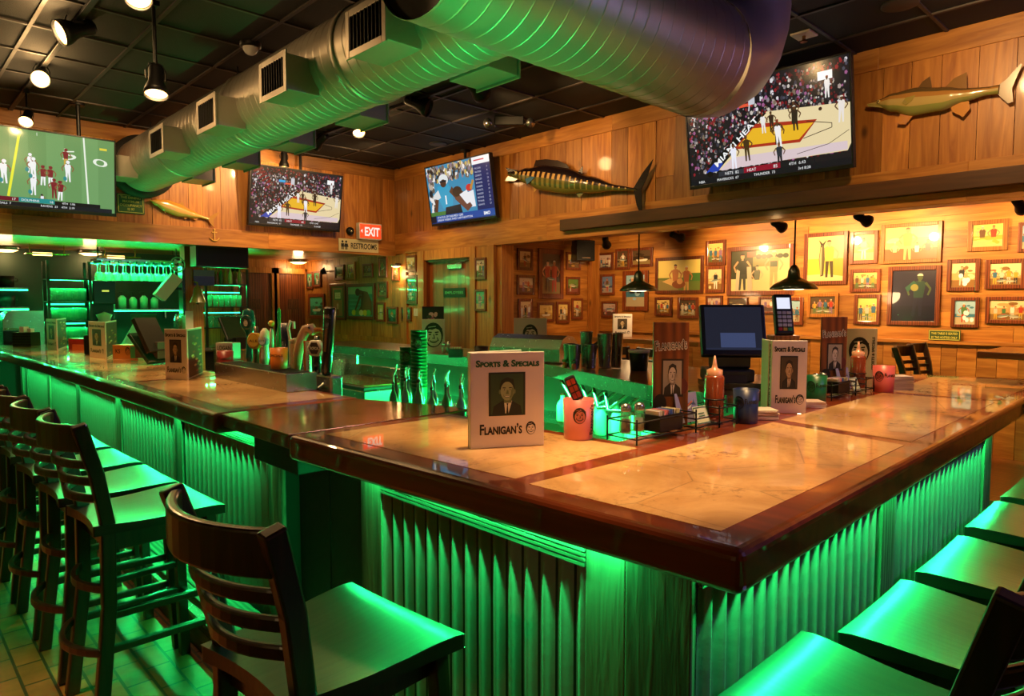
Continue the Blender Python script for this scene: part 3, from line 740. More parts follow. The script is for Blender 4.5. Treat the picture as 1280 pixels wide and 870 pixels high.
def darkshot(m, w, h):
    m.col('#1c1733').rect(-w/2, w/2, 0, h); m.col('#15122a').rect(-w/2, w/2, 0, .3*h, -.0003)
    figure(m, .08*w, .1*h, .82*h, -.0016, '#23403a', '#1d1c38', '#4a5a3a', lean=.06); m.col('#8a8a4a').ell(.02*w, .66*h, .09*w, .07*h, -.0035, rot=30); m.col('#2a5a4a').poly([(-.2*w, .66*h), (.0*w, .8*h), (.08*w, .72*h), (-.14*w, .58*h)], -.003)
    m.col('#3a8a6a').ell(-.34*w, .12*h, .012*w, .012*w, -.004)

XR, XB, YS = XW-.022, XA-.022, YA-.022
PICS = [
 ('x', XR, (383.8,340,392,361), 'solo', GRN, 'leftmost tiny dark photo on the green-lit far end of the door wall'),
 ('x', XR, (392.7,338.6,401.7,358.6), 'solo', GRN, 'narrow dark photo second from the far end, under the wall lamp'),
 ('x', XR, (386.5,367,406.5,398.6), 'boat', ('#4fc8a8', '#2a8a70', '#1f6a58'), 'teal photo low at the far end of the door wall, above the tap handles'),
 ('x', XR, (413.4,354.5,432.7,400), notecard, None, 'tall green-matted frame holding a note card above a small figure'),
 ('x', XR, (419,331,430.7,350.3), 'boat', ('#4f9a8a', '#3a8a7a', '#6a6a3a'), 'small teal seascape above the green-matted frame'),
 ('x', XR, (434,327.6,444.5,350.3), 'duo', TAN, 'small upright photo in light wood above the large bending-man picture'),
 ('x', XR, (454,329.7,466.5,347), 'bust', DRK, 'small dark photo above the right half of the bending-man picture'),
 ('x', XR, (474,321.4,484.5,347), 'solo', DRK, 'tall narrow dark photo just under the restrooms sign'),
 ('x', XR, (490.7,331.7,499.6,351), 'solo', SUN, 'small photo under the wall lamp left of the far pillar strip'),
 ('x', XR, (434,354.5,469,399.3), bending, None, 'large picture of a tanned man bending over teal water'),
 ('x', XR, (472.7,351.7,485,372.4), 'duo', DRK, 'small photo right of the bending-man picture, upper one'),
 ('x', XR, (471.4,378,481.7,402), 'solo', LIM, 'small upright pale photo right of the bending-man picture, lower one'),
 ('x', XR, (484.5,383.4,497.6,404.8), 'solo', GRN, 'pale teal photo low on the door wall, above the white icon card'),
 ('x', XR, (506.5,319.3,521,340), 'duo', TAN, 'upper photo in red-brown frame just left of the wooden door'),
 ('x', XR, (505.9,344,522.4,380), 'group', GRN, 'tall dark-framed green photo left of the wooden door'),
 ('x', XR, (502.4,384,514.8,401.4), 'duo', GRN, 'unframed-looking bright photo low beside the light switch'),
 ('x', XW-.03, (594.3,322,608.4,349.4), 'group', PNK, 'upper of two photos on the wooden pillar right of the door'),
 ('x', XW-.03, (594,361.4,608.4,389), 'solo', ('#58c8a0', '#3fa884', '#b8a878'), 'lower green photo on the wooden pillar right of the door'),
 ('y', YS, (646,310.7,665,338), 'solo', TAN, 'faded sepia photo top left on the alcove side wall'),
 ('y', YS, (672.4,311.4,703.4,373.4), 'duo', DRK, 'tall large photo of two standing people on the alcove side wall'),
 ('y', YS, (707,315.5,725,337.6), 'fish', SUN, 'small yellow photo beneath the black wall speaker'),
 ('y', YS, (645.5,343.8,667.6,368.6), 'duo', PNK, 'pinkish photo of a pair, left middle of the alcove side wall'),
 ('y', YS, (707,346,724,368), 'fish', ('#6a8a3a', '#4a5a28', '#8a4a3a'), 'small green photo right of the tall two-person picture'),
 ('y', YS, (647,373.4,665,402.4), 'group', TAN, 'bottom left upright photo on the alcove side wall'),
 ('y', YS, (671,378,692,402.4), 'boat', ('#e8cc80', '#d0a85a', '#b89050'), 'yellow photo of a boat, bottom row of the alcove side wall'),
 ('y', YS, (694.5,377,711,404), 'duo', SUN, 'upright photo just right of the boat photo on the alcove side wall'),
 ('y', YS, (713.8,372.8,727.6,399), 'solo', SUN, 'last upright photo of the bottom row, next to the alcove corner'),
 ('x', XB, (747.7,316,767.3,337.8), 'group', PNK, 'red-toned group photo top left of the alcove back wall'),
 ('x', XB, (770,311,787.7,337), 'solo', DRK, 'upright dark photo left of the first green pendant cord'),
 ('x', XB, (789,309.7,816.6,333.6), 'boat', DRK, 'wide photo behind the cord of the first green pendant'),
 ('x', XB, (751,342.7,768.8,368.8), 'solo', BLU, 'small blue photo of a person, left of the first green pendant shade'),
 ('x', XB, (779,338.5,811,388.5), 'bust', SEA, 'large photo half hidden behind the first green pendant shade'),
 ('x', XB, (752.6,376.5,772.3,397), 'fish', PNK, 'small pink photo of a fish below the small blue photo'),
 ('x', XB, (820,321,880,367), couple, None, 'big photo of a laughing couple, right of the first green pendant'),
 ('x', XB, (882.7,300.5,908,332), 'group', SUN, 'bright yellow photo next to the spotlight glare'),
 ('x', XB, (882.7,333,906,366), 'solo', TAN, 'upright photo below the bright glaring one, beside the couple photo'),
 ('x', XB, (819,371.6,840.5,394.8), 'group', SUN, 'small yellow photo under the left corner of the couple photo'),
 ('x', XB, (847.5,371.6,873.5,398), 'group', DRK, 'wide-framed photo with round cut mat under the couple photo'),
 ('x', XB, (882.7,369.5,903.8,390), 'bust', PNK, 'small pale photo directly above the order screen'),
 ('x', XB, (909.8,307,993.4,369), bigroup, None, 'very large photo of three people behind the second pendant'),
 ('x', XB, (1005.5,290.7,1060,356), manfish, None, 'big lime photo of a man holding up a long fish'),
 ('x', XB, (1009.8,366.5,1048.6,396.7), 'group', DRK, 'dark photo of a pale crowd in an oak frame under the man-with-fish photo'),
 ('x', XB, (975,371.7,1004.7,406), 'group', SEA, 'upright photo behind the card terminal'),
 ('x', XB, (948.6,371,973,392), 'bust', PNK, 'small photo above the right corner of the order screen'),
 ('x', XB, (910,371.7,935,386), 'boat', DRK, 'dark low photo with a white caption above the order screen'),
 ('x', XB, (1063,289,1098,330), 'solo', LIM, 'yellow-green photo of a seated person beneath the second spotlight'),
 ('x', XB, (1102,278.7,1178,329), fourmen, None, 'wide photo of a shirtless man among friends, oak frame'),
 ('x', XB, (1063,336.5,1101,365), 'group', SUN, 'small wide photo in the middle of the column left of the dark picture'),
 ('x', XB, (1068,368,1101,405.7), 'group', LIM, 'photo of a crowd at the bottom left of the dark picture'),
 ('x', XB, (1110,332.7,1176,406.7), darkshot, None, 'large nearly black-violet picture of a person in the dark'),
 ('x', XB, (1210,275,1260.5,313.8), 'bust', LIM, 'photo of a person in a red shirt in an oak frame, top right'),
 ('x', XB, (1184,324,1225.4,364), 'glare', TAN, 'photo with painted white glare, right of the dark picture, upper one'),
 ('x', XB, (1232,324,1283,361), 'group', TAN, 'wide photo at the right photo edge, middle row'),
 ('x', XB, (1189,371.6,1224.5,409.5), 'glare', SEA, 'photo with painted white glare, right of the dark picture, lower one'),
 ('x', XB, (1232,370.7,1290,404.6), 'group', TAN, 'wide photo of a row of people at the right edge, bottom row'),
 ('x', XB, (1273,277,1312,315), 'bust', SEA, 'photo cut by the right photo edge, top row'),
]
for ax, val, box, kind, pal, lab in PICS:
    big = callable(kind)
    picture(ax, val, box, kind, pal, lab, fr='frame_light' if ('oak' in lab or 'light wood' in lab) else 'frame', fw=.09 if big else .14)

# ------------------------------------------------------------------ televisions
def sport_player(m, x, z, h, y, top, bot, hel=None, skin='#8a5a3a', rnd=random):
    figure(m, x, z, h, y, top, bot, skin, rnd=rnd, lean=rnd.uniform(-.08, .08))
    if hel: m.col(hel).ell(x, z+.94*h, .085*h, .085*h, y-.0015, 10)
def football(m, w, h):
    r = random.Random(3); X = lambda t: (t-.5)*w; Z = lambda t: (1-t)*h
    m.col('#6c9a60').rect(-w/2, w/2, 0, h)
    for k in range(9): m.col('#6f9e62' if k % 2 else '#67955a').rect(X(k/9), X((k+1)/9), 0, h, -.0002)
    m.col('#e6e83a').line(X(.4), Z(.0), X(.32), Z(.88), .016*w, -.0005); m.col('#e8f0e0').line(X(.795), Z(.0), X(.82), Z(.9), .011*w, -.0005)
    m.col('#e8f0e0'); m.text('5', .17*h, X(.705), Z(.32), -.0008, wid=.09*w, rot=8); m.text('0', .14*h, X(.9), Z(.36), -.0008, wid=.1*w, rot=-8); m.text('I', .06*h, X(.5), Z(.06), -.0008)
    W, T, D = '#eef0f0', '#d8dcd8', '#7a1f28'
    for x, z, hh, t, b, c in ((.23,.32,.28,W,W,W),(.19,.6,.27,D,W,D),(.3,.72,.3,W,W,W),(.455,.55,.25,W,W,W),(.475,.63,.28,W,W,W),(.53,.7,.26,D,W,D),(.58,.7,.26,D,W,D),(.47,.84,.27,W,W,W),(.6,.86,.26,D,D,D),(.635,.88,.26,D,W,D),(.68,.42,.24,D,'#c8a040',D),(.69,.62,.28,W,W,W)):
        sport_player(m, X(x), Z(z), hh*h, -.002-.0001*z*100, t, b, c, rnd=r)
        if t == W: m.col('#2a8a88').ell(X(x)-.02*w, Z(z)+.04*h, .012*w, .03*h, -.014)
    sport_player(m, X(.17), Z(.86), .26*h, -.012, '#40484a', '#181818', '#101010', rnd=r); sport_player(m, X(.52), Z(.96), .14*h, -.013, '#e8e8f0', '#101018', '#202028', rnd=r)
    y = -.016
    m.col('#12151c').rect(-w/2, X(.98), 0, Z(.945), y); m.col('#6a1526').rect(X(.14), X(.38), Z(.94), Z(.885), y-.0004); m.col('#1f8a88').rect(X(.38), X(.6), Z(.94), Z(.88), y-.0004); m.col('#0c0e10').rect(X(.6), X(.9), Z(.945), Z(.895), y-.0004)
    m.col('#f0f0f0'); s = .042*h
    m.text('REDSKINS', s, X(.2), Z(.928), y-.0008); m.text('17', s*1.1, X(.35), Z(.93), y-.0008); m.text('DOLPHINS', s, X(.45), Z(.928), y-.0008); m.text('16', s*1.1, X(.58), Z(.93), y-.0008); m.text('4TH  1:06', s*.9, X(.69), Z(.932), y-.0008)
    m.text('BENGALS  7', s*.9, X(.28), Z(.985), y-.0008); m.text('RAVENS  23    4TH  2:19', s*.9, X(.62), Z(.985), y-.0008); m.col('#e0d040').rect(X(.9), X(.95), Z(.14), Z(.11), -.001)
def basketball(m, w, h):
    r = random.Random(11); X = lambda t: (t-.5)*w; Z = lambda t: (1-t)*h
    m.col('#1a181c').rect(-w/2, w/2, 0, h)
    cr = ['#2a2a30', '#8a2028', '#5a1a20', '#c8c0b8', '#8a8288', '#3a3844', '#101014', '#a89890', '#4a4a58', '#d8d4d8', '#601018', '#7a6a5a', '#9a5a88']
    for k in range(1700):
        x, z = r.random()*.97+.015, r.random()*.86+.02
        m.col(r.choice(cr) if z > .12 or r.random() < .4 else r.choice(['#8a2028', '#5a1a20', '#2a1418']))
        s = .004+.007*r.random(); m.ell(X(x), Z(z), s*w, s*w*1.3, -.0002-.000001*k, 5)
    for k in range(6): m.col('#7a1820').poly([(X(.02+.03*k), Z(.1+.05*k)), (X(.12+.02*k), Z(.03+.045*k)), (X(.13+.02*k), Z(.05+.045*k)), (X(.03+.03*k), Z(.125+.05*k))], -.0014)
    y = -.002
    m.col('#e6d3a4').poly([(X(.2), Z(.87)), (X(.98), Z(.87)), (X(1), Z(.8)), (X(1), Z(.43)), (X(.53), Z(.36))], y)
    m.col('#d8c4c8').poly([(X(.2), Z(.88)), (X(.98), Z(.86)), (X(.98), Z(.78)), (X(.3), Z(.76))], y-.0002)
    m.col('#101014').poly([(X(.12), Z(.82)), (X(.2), Z(.87)), (X(.53), Z(.37)), (X(.48), Z(.37))], y-.0003)
    m.col('#2440a8').poly([(X(.11), Z(.88)), (X(.2), Z(.88)), (X(.235), Z(.8)), (X(.17), Z(.79))], y-.0006)
    m.col('#f0f0f0'); m.text('MIAMI HEAT', .085*h, X(.335), Z(.635), y-.0008, wid=.37*w, rot=math.degrees(math.atan2(.4*h, .28*w)), bold=.02)
    m.col('#a8301c').poly([(X(.31), Z(.68)), (X(.345), Z(.625)), (X(.43), Z(.5)), (X(.46), Z(.46)), (X(.82), Z(.53)), (X(.72), Z(.72))], y-.0009); m.col('#e8b428').poly([(X(.34), Z(.655)), (X(.44), Z(.5)), (X(.8), Z(.555)), (X(.715), Z(.69))], y-.0012)
    m.col('#3a2a20'); m.line(X(.76), Z(.53), X(.9), Z(.59), .004*w, y-.0012); m.line(X(.9), Z(.59), X(.9), Z(.63), .004*w, y-.0012); m.line(X(.9), Z(.63), X(.74), Z(.69), .004*w, y-.0012); m.line(X(.99), Z(.68), X(.88), Z(.78), .003*w, y-.0012); m.line(X(.88), Z(.78), X(.7), Z(.83), .003*w, y-.0012)
    for x, z, hh, a in ((.51,.57,.2,'#e8e4e0'),(.56,.57,.2,'#38281c'),(.69,.53,.22,'#38281c'),(.7,.6,.24,'#30261c'),(.59,.7,.24,'#38281c'),(.6,.74,.26,'#f0ecec'),(.4,.82,.26,'#453218'),(.31,.88,.26,'#e8e8f4'),(.95,.6,.24,'#e8e0d8'),(.88,.35,.2,'#ece8e4')):
        sport_player(m, X(x), Z(z), hh*h, y-.002-.01*z*.3, a, a, None, '#5a3820', r)
    sport_player(m, X(.6), Z(.93), .24*h, y-.0075, '#2a3038', '#15181c', None, '#6a4830', r)
    m.col('#402418').ell(X(.84), Z(.44), .01*w, .01*w, y-.003); m.col('#f4f4f4').rect(X(.83), X(.91), Z(.18), Z(.1), y); m.col('#30a8e0').rect(X(.29), X(.36), Z(.24), Z(.2), y); m.col('#e05838').rect(X(.36), X(.44), Z(.27), Z(.24), y)
    m.col('#c8c8d0').line(X(.42), Z(.32), X(.44), Z(.13), .008*w, y); m.rect(X(.42), X(.46), Z(.26), Z(.15), y-.0003)
    y = -.013
    m.col('#10131a').rect(-w/2, w/2, 0, Z(.935), y)
    for k in range(9): m.col('#0c0c0e').ell(X(.14+.07*k), Z(.9), .02*w, .03*h, y+.0005)
    m.col('#8a1028').rect(X(.37), X(.6), Z(.94), Z(.885), y-.0004); m.col('#2c3038').rect(X(.2), X(.37), Z(.94), Z(.89), y-.0004); m.col('#15181c').rect(X(.6), X(.8), Z(.94), Z(.885), y-.0004)
    m.col('#f0f0f0'); s = .042*h
    m.text('NETS  82', s, X(.29), Z(.93), y-.0008); m.text('HEAT', s, X(.42), Z(.93), y-.0008); m.text('85', s*1.1, X(.57), Z(.93), y-.0008); m.text('4TH  6:43', s, X(.7), Z(.93), y-.0008)
    m.text('NBA', s*.9, X(.08), Z(.985), y-.0008); m.text('MAVERICKS  67', s*.9, X(.26), Z(.985), y-.0008); m.text('THUNDER  73', s*.9, X(.5), Z(.985), y-.0008); m.text('3rd 8:28', s*.9, X(.74), Z(.985), y-.0008)
def sidebar(m, w, h):
    r = random.Random(5); X = lambda t: (t-.5)*w; Z = lambda t: (1-t)*h
    m.col('#3a8ab0').rect(-w/2, w/2, 0, h)
    for k in range(260):
        m.col(r.choice(['#b8a898', '#484038', '#e8e4e0', '#706458', '#282420', '#8a7a88', '#c8b060'])); m.ell(X(.02+.72*r.random()), Z(.03+.24*r.random()), .018*w, .024*w, -.0002-.000002*k, 6)
    for k in range(40): m.col(r.choice(['#e8e4e0', '#202428', '#b8a898', '#60584c'])); m.ell(X(.02+.08*r.random()), Z(.3+.5*r.random()), .02*w, .03*w, -.001-.000002*k, 6)
    m.col('#4a7a38').rect(X(0), X(.3), Z(.9), Z(.8), -.0012)
    y = -.002; B = '#2f9ac0'; K = '#181c20'
    m.col(B).poly([(X(.16),Z(.36)),(X(.34),Z(.34)),(X(.4),Z(.5)),(X(.38),Z(.74)),(X(.22),Z(.76)),(X(.15),Z(.55))], y)
    m.col('#d8dcdc').poly([(X(.08),Z(.5)),(X(.17),Z(.42)),(X(.2),Z(.56)),(X(.1),Z(.62))], y-.0003); m.col('#5a3420').line(X(.13),Z(.58),X(.1),Z(.8),.06*w,y-.0005,.04*w); m.line(X(.37),Z(.44),X(.46),Z(.6),.07*w,y-.0005,.05*w)
    m.col('#e0e4e4').ell(X(.27), Z(.26), .08*w, .1*h, y-.0008); m.col('#4a2c1c').ell(X(.265), Z(.32), .05*w, .07*h, y-.001); m.col(K).rect(X(.21), X(.32), Z(.3), Z(.27), y-.0012)
    m.col('#f0f4f4'); m.text('1', .2*h, X(.28), Z(.68), y-.0012, bold=.04)
    m.col(K).poly([(X(.24),Z(.88)),(X(.26),Z(.74)),(X(.5),Z(.72)),(X(.52),Z(.88))], y-.0004)
    m.col('#6a4030').poly([(X(.42),Z(.62)),(X(.55),Z(.5)),(X(.68),Z(.78)),(X(.6),Z(.86))], y-.0014); m.col('#3a2418').ell(X(.47), Z(.5), .075*w, .09*h, y-.0016); m.col('#e8e8ec').poly([(X(.5),Z(.56)),(X(.62),Z(.5)),(X(.68),Z(.7)),(X(.6),Z(.74))], y-.0018)
    m.col('#c83028').ell(X(.66), Z(.47), .05*w, .06*h, y-.002); m.col('#e8e8ec').poly([(X(.62),Z(.55)),(X(.72),Z(.52)),(X(.73),Z(.8)),(X(.66),Z(.8))], y-.0011); m.col('#b88838').line(X(.68),Z(.5),X(.73),Z(.36),.03*w,y-.0021)
    y = -.006
    m.col('#14265c').rect(X(.75), X(1), Z(.88), 0+h, y); m.col('#f0f0f4').rect(X(.74), X(1), Z(.12), Z(.0), y-.0004); m.col('#c83848').rect(X(.77), X(.92), Z(.065), Z(.045), y-.0006)
    m.col('#c0c8e0')
    for k, t in enumerate(('FALCONS', 'PANTHERS', 'COWBOYS', 'EAGLES', 'RAMS', 'CHIEFS', 'PATRIOTS', 'CHARGERS', 'BROWNS', 'TITANS', 'GIANTS')): m.text(t, .042*h, X(.77), Z(.2+.06*k), y-.0006, 'LEFT', wid=.09*w); m.text(str(7+k*2), .042*h, X(.95), Z(.2+.06*k), y-.0006)
    m.col('#1f4a98').rect(-w/2, w/2, 0, Z(.87), y-.001); m.col('#14306c').rect(-w/2, w/2, 0, Z(.985), y-.0012); m.col('#101828').rect(X(0), X(.08), Z(.985), Z(.87), y-.0012)
    m.col('#f0f4f8'); m.text('STATUS OF INJURED QBS', .05*h, X(.1), Z(.92), y-.0016, 'LEFT', wid=.42*w); m.text('DRAW WEEKS AND CAM NEWTON', .05*h, X(.1), Z(.97), y-.0016, 'LEFT', wid=.56*w); m.text('BMO', .075*h, X(.88), Z(.96), y-.0016, bold=.03)
def tv(label, loc, rotz, w, h, draw, tilt, pole=None):
    t = thing('television', label, 'television', loc, rotz, 'sports televisions')
    T = Matrix.Translation((0, 0, h/2)) @ Matrix.Rotation(R(tilt), 4, 'X') @ Matrix.Translation((0, 0, -h/2))
    m = M(); m.T = T; b = .014
    m.box(-w/2-b, w/2+b, 0, .05, -.03, h+b); m.build('housing', 'black', t, .006)
    m = M(); m.T = T; m.box(-w/2-b, w/2+b, -.008, 0, -.03, -.001).box(-w/2-b, w/2+b, -.008, 0, h, h+b).box(-w/2-b, -w/2, -.008, 0, -.001, h).box(w/2, w/2+b, -.008, 0, -.001, h); m.build('bezel', 'black', t, .002)
    m = M(); s = M(); draw(s, w, h)
    # squeeze the drawing's layers flat against the panel
    s.v = [tuple(T @ Vector((x, y*.25-.0005, z))) for x, y, z in s.v]
    s.build('screen', 'screen', t)
    m = M(); m.T = T; m.box(-.12, .12, .05, .085, h*.3, h*.7); m.build('mount_plate', 'blackm', t, .004)
    if pole:
        m = M(); dx, dy, z0 = pole; m.cyl((dx, dy, h*.5), (dx, dy, ZC-loc[2]), .018); m.cyl((dx, dy, ZC-loc[2]-.02), (dx, dy, ZC-loc[2]), .06); m.box(dx-.05, dx+.05, .06, dy+.03, h*.45, h*.62)
        m.build('ceiling_pole', 'blackm', t)
    return t
def place_tv(ax, val, x0, x1, yb, draw, label, w, tilt, pole=None):
    xm = (x0+x1)/2; p = U(xm, yb, ax, val); tv(label, (p.x, p.y, p.z), R(-90) if ax == 'x' else 0, w, w*.5625*1.02, draw, tilt, pole)
place_tv('x', 5.33, 856, 1047, 219.5, basketball, 'biggest television, basketball game, high on the right plank wall', 1.36, 9, (.1, .17, 0))
place_tv('x', 5.42, 535, 613, 275, sidebar, 'television with a football close-up and blue score column, near the corner', 1.24, 9, (.0, .1, 0))
place_tv('y', 8.15, 317, 428, 283, basketball, 'television with a basketball game on the far plank wall', 1.2, 9, (.1, .1, 0))
p = U(146, 267, 'y', 7.55); tv('television with a green football field at the left photo edge', (p.x-.63, 7.55, p.z), 0, 1.24, .68, football, 6, (.36, .12, 0))
# ------------------------------------------------------------------ mounted fish (head towards -x of the local frame, body against the wall)
def fish_mesh(L, prof, thick, colf, n=48, k=16):
    """prof: list of (u, top, bottom) in units of L"""
    def at(u):
        for a, b in zip(prof, prof[1:]):
            if u <= b[0]:
                t = (u-a[0])/(b[0]-a[0]); t = t*t*(3-2*t); return a[1]+(b[1]-a[1])*t, a[2]+(b[2]-a[2])*t
        return prof[-1][1:]
    m = M(); vs = []
    for i in range(n+1):
        u = i/n*prof[-1][0]; t, b = at(u); c = (t+b)/2; h = max(.002, (t-b)/2)
        th = min(thick, h*.95)
        for j in range(k):
            q = 2*PI*j/k; vs.append(((u-.5)*L, -th*L*math.cos(q)*.85-thick*L*.7, (c+h*math.sin(q))*L))
    m.v = vs
    for i in range(n):
        for j in range(k):
            q = 2*PI*(j+.5)/k; m.f.append([i*k+j, i*k+(j+1) % k, (i+1)*k+(j+1) % k, (i+1)*k+j][::-1]); m.mi.append(0); m.rd.append(.5); m.sm.append(True)
            m.cl.append(lin(colf((i+.5)/n, math.sin(q))))
    m.add(vs[:k], [tuple(range(k))]); m.add(vs[-k:], [tuple(range(k))[::-1]]); m.cl[-2:] = [lin(colf(0, 0)), lin(colf(1, 0))]
    return m
def fin(pts, L, col, th=.006, y=-.03, ridges=True):
    m = M().col(col); n = len(pts); v = [((x-.5)*L, y-th/2, z*L) for x, z in pts]+[((x-.5)*L, y+th/2, z*L) for x, z in pts]
    return m.add(v, [tuple(range(n)), tuple(range(n, 2*n))[::-1]]+[(i, n+i, n+(i+1) % n, (i+1) % n) for i in range(n)])
def mount(name, label, ax, val, a, b, tilt=None):
    A, B = U(*a, ax, val), U(*b, ax, val); mid = (A+B)/2; L = (A-B).length
    t = thing(name, label, 'mounted fish', mid, R(-90) if ax == 'x' else 0, 'mounted fish')
    t.rotation_mode = 'XYZ'
    d = math.atan2(B.z-A.z, Vector((B.x-A.x, B.y-A.y)).length)
    return t, L, d
def spin(o, d): o.rotation_euler = (0, -d, 0)
# long striped wahoo
t, L, d = mount('mounted_fish', 'long dark striped fish trophy with pale bars on the right plank wall', 'x', XW-.02, (641, 217), (806, 232))
def c1(u, s):
    bar = math.sin(u*150) > .35 and .12 < u < .95
    if s > .45: return '#1a0f14'
    if s > -.1: return '#cda260' if bar else '#2c1a14'
    if s > -.55: return '#7d7436' if bar else '#4a5026'
    return '#6a6a30'
th = .05
b = fish_mesh(L, [(0, .005, -.012), (.07, .016, -.03), (.17, .04, -.055), (.3, .062, -.085), (.48, .055, -.088), (.66, .022, -.07), (.85, -.012, -.043), (.98, -.02, -.032)], th, c1, 96, 28); o = b.build('body', 'shiny', t); spin(o, d)
for pts, col, nm in (([(.0, .004), (-.035, .03), (.08, .02)], '#23140f', 'upper_jaw'), ([(.0, -.02), (-.03, -.05), (.06, -.045), (.1, -.028)], '#8a8a3c', 'lower_jaw'),
   ([(.21, .04), (.22, .085), (.3, .095), (.4, .093), (.47, .075), (.5, .05), (.4, .045), (.3, .055)], '#2c1a12', 'dorsal_fin'), ([(.56, .035), (.59, .072), (.6, .03)], '#2c1a12', 'dorsal_finlet'),
   ([(.23, -.065), (.245, -.1), (.27, -.07)], '#b98c46', 'pelvic_fin'), ([(.57, -.075), (.6, -.098), (.63, -.068)], '#6a6a34', 'anal_fin'),
   ([(.96, -.018), (1.0, .06), (1.05, .13), (1.035, .05), (1.01, -.02), (1.03, -.1), (1.045, -.17), (.995, -.1), (.965, -.036)], '#241a18', 'tail_fin')):
    spin(fin(pts, L, col, y=-th*L*.7).build(nm, 'shiny', t), d)
spin(fin([(.2, -.03), (.22, -.06), (.28, -.012), (.24, -.012)], L, '#3d6b8a', y=-th*L*1.58).build('pectoral_fin', 'shiny', t), d)
spin(M().col('#f0d890').ball(((.085-.5)*L, -th*L*1.1, -.0*L), .012*L, 10).col('#101010').ball(((.085-.5)*L, -th*L*1.1-.008*L, -.0*L), .007*L, 8).build('eye', 'shiny', t), d)
# golden fish on the right
t, L, d = mount('mounted_fish', 'golden olive fish trophy with tail up at the far right of the plank wall', 'x', XW-.02, (1087, 131), (1265, 112))
def c2(u, s): return '#5d4a2c' if s > .62 else ('#3a2c18' if abs(s-.2) < .06 and u > .25 else ('#a9783c' if s > .2 else ('#b8a060' if s > -.35 else '#8d8e4a')))
th = .07
b = fish_mesh(L, [(0, .002, -.012), (.08, .02, -.035), (.2, .062, -.09), (.36, .085, -.135), (.55, .065, -.12), (.72, .035, -.065), (.86, .028, -.035), (.93, .034, -.035)], th, c2, 64, 30); o = b.build('body', 'shiny', t); spin(o, d)
for pts, col, nm in (([(.36, .055), (.4, .125), (.45, .16), (.48, .05)], '#6a4e2c', 'dorsal_fin'), ([(.55, .04), (.62, .12), (.7, .155), (.72, .028)], '#8a6230', 'second_dorsal_fin'),
   ([(.27, -.085), (.26, -.19), (.32, -.2), (.37, -.13), (.34, -.09)], '#c8883c', 'pelvic_fin'), ([(.62, -.07), (.64, -.13), (.72, -.18), (.76, -.12), (.74, -.05)], '#c8883c', 'anal_fin'),
   ([(.9, .02), (.96, .06), (1.04, .17), (1.05, .16), (1.01, .0), (1.03, -.1), (1.0, -.11), (.92, -.03)], '#8a6a3a', 'tail_fin')):
    spin(fin(pts, L, col, y=-th*L*.7).build(nm, 'shiny', t), d)
spin(fin([(.29, -.04), (.31, .0), (.38, .012), (.36, -.03), (.32, -.06)], L, '#9a8c3c', y=-th*L*1.55).build('pectoral_fin', 'shiny', t), d)
spin(fin([(.0, -.012), (.02, -.03), (.15, -.055), (.12, -.03)], L, '#9a8a4a', .03, -th*L*.75).build('lower_jaw', 'shiny', t), d)
spin(M().col('#e8d080').ball(((.1-.5)*L, -th*L*1.2, .0), .014*L, 10).col('#101010').ball(((.1-.5)*L, -th*L*1.2-.01*L, .0), .008*L, 8).build('eye', 'shiny', t), d)
# small gold fish on the far wall
t, L, d = mount('mounted_fish', 'small golden fish trophy below the duct on the far plank wall', 'y', YW-.02, (186, 250), (268, 276))
def c3(u, s): return '#c89038' if s > .3 else ('#d8b060' if s > -.4 else '#a8a050')
th = .06
b = fish_mesh(L, [(0, .0, -.01), (.1, .045, -.06), (.25, .085, -.11), (.42, .08, -.125), (.6, .045, -.095), (.8, .015, -.035), (.9, .01, -.025)], th, c3, 48); spin(b.build('body', 'shiny', t), d)
for pts, col, nm in (([(.38, .05), (.46, .13), (.52, .04)], '#b98a3c', 'dorsal_fin'), ([(.22, -.07), (.25, -.13), (.3, -.08)], '#b8803c', 'pelvic_fin'), ([(.5, -.085), (.55, -.13), (.6, -.07)], '#b8803c', 'anal_fin'), ([(.6, -.07), (.72, -.1), (.74, -.045)], '#b8803c', 'anal_fin'),
   ([(.88, .005), (.96, .1), (1.04, .16), (.97, .0), (1.0, -.12), (.93, -.07), (.88, -.02)], '#b08038', 'tail_fin')):
    spin(fin(pts, L, col, y=-th*L*.7).build(nm, 'shiny', t), d)
spin(M().col('#201810').ball(((.09-.5)*L, -th*L*1.1, .005), .014*L, 8).build('eye', 'shiny', t), d)

# ------------------------------------------------------------------ signs
def sign(name, label, ax, val, box, back, draw, dep=.012, mat='paint', cat='sign', border=None):
    loc, w, h = wall_rect(ax, val, *box)
    t = thing(name, label, cat, loc, R(-90) if ax == 'x' else 0)
    m = M().col(back); m.box(-w/2, w/2, -dep, 0, 0, h); m.build('plate', mat, t, .002)
    m = M(); draw(m, w, h, -dep-.0012); m.build('lettering', 'paint', t)
    return t
def d(m, w, h, y):
    m.col('#c8c060')
    for a in (((-w/2+.01), -w/2+.016, .01, h-.01), (w/2-.016, w/2-.01, .01, h-.01), (-w/2+.01, w/2-.01, .01, .016), (-w/2+.01, w/2-.01, h-.016, h-.01)): m.rect(*a, y)
    for k, s in enumerate(('THE DINING', 'MAXIMUM', 'OCCUPANCY', 'IS 97')): m.text(s, h*.17, 0, h*(.76-.2*k), y, bold=.015, wid=None)
sign('occupancy_sign', 'dark green maximum occupancy sign with yellow lettering on the far wall', 'y', YW-.02, (146, 243, 180, 267), '#24552a', d)
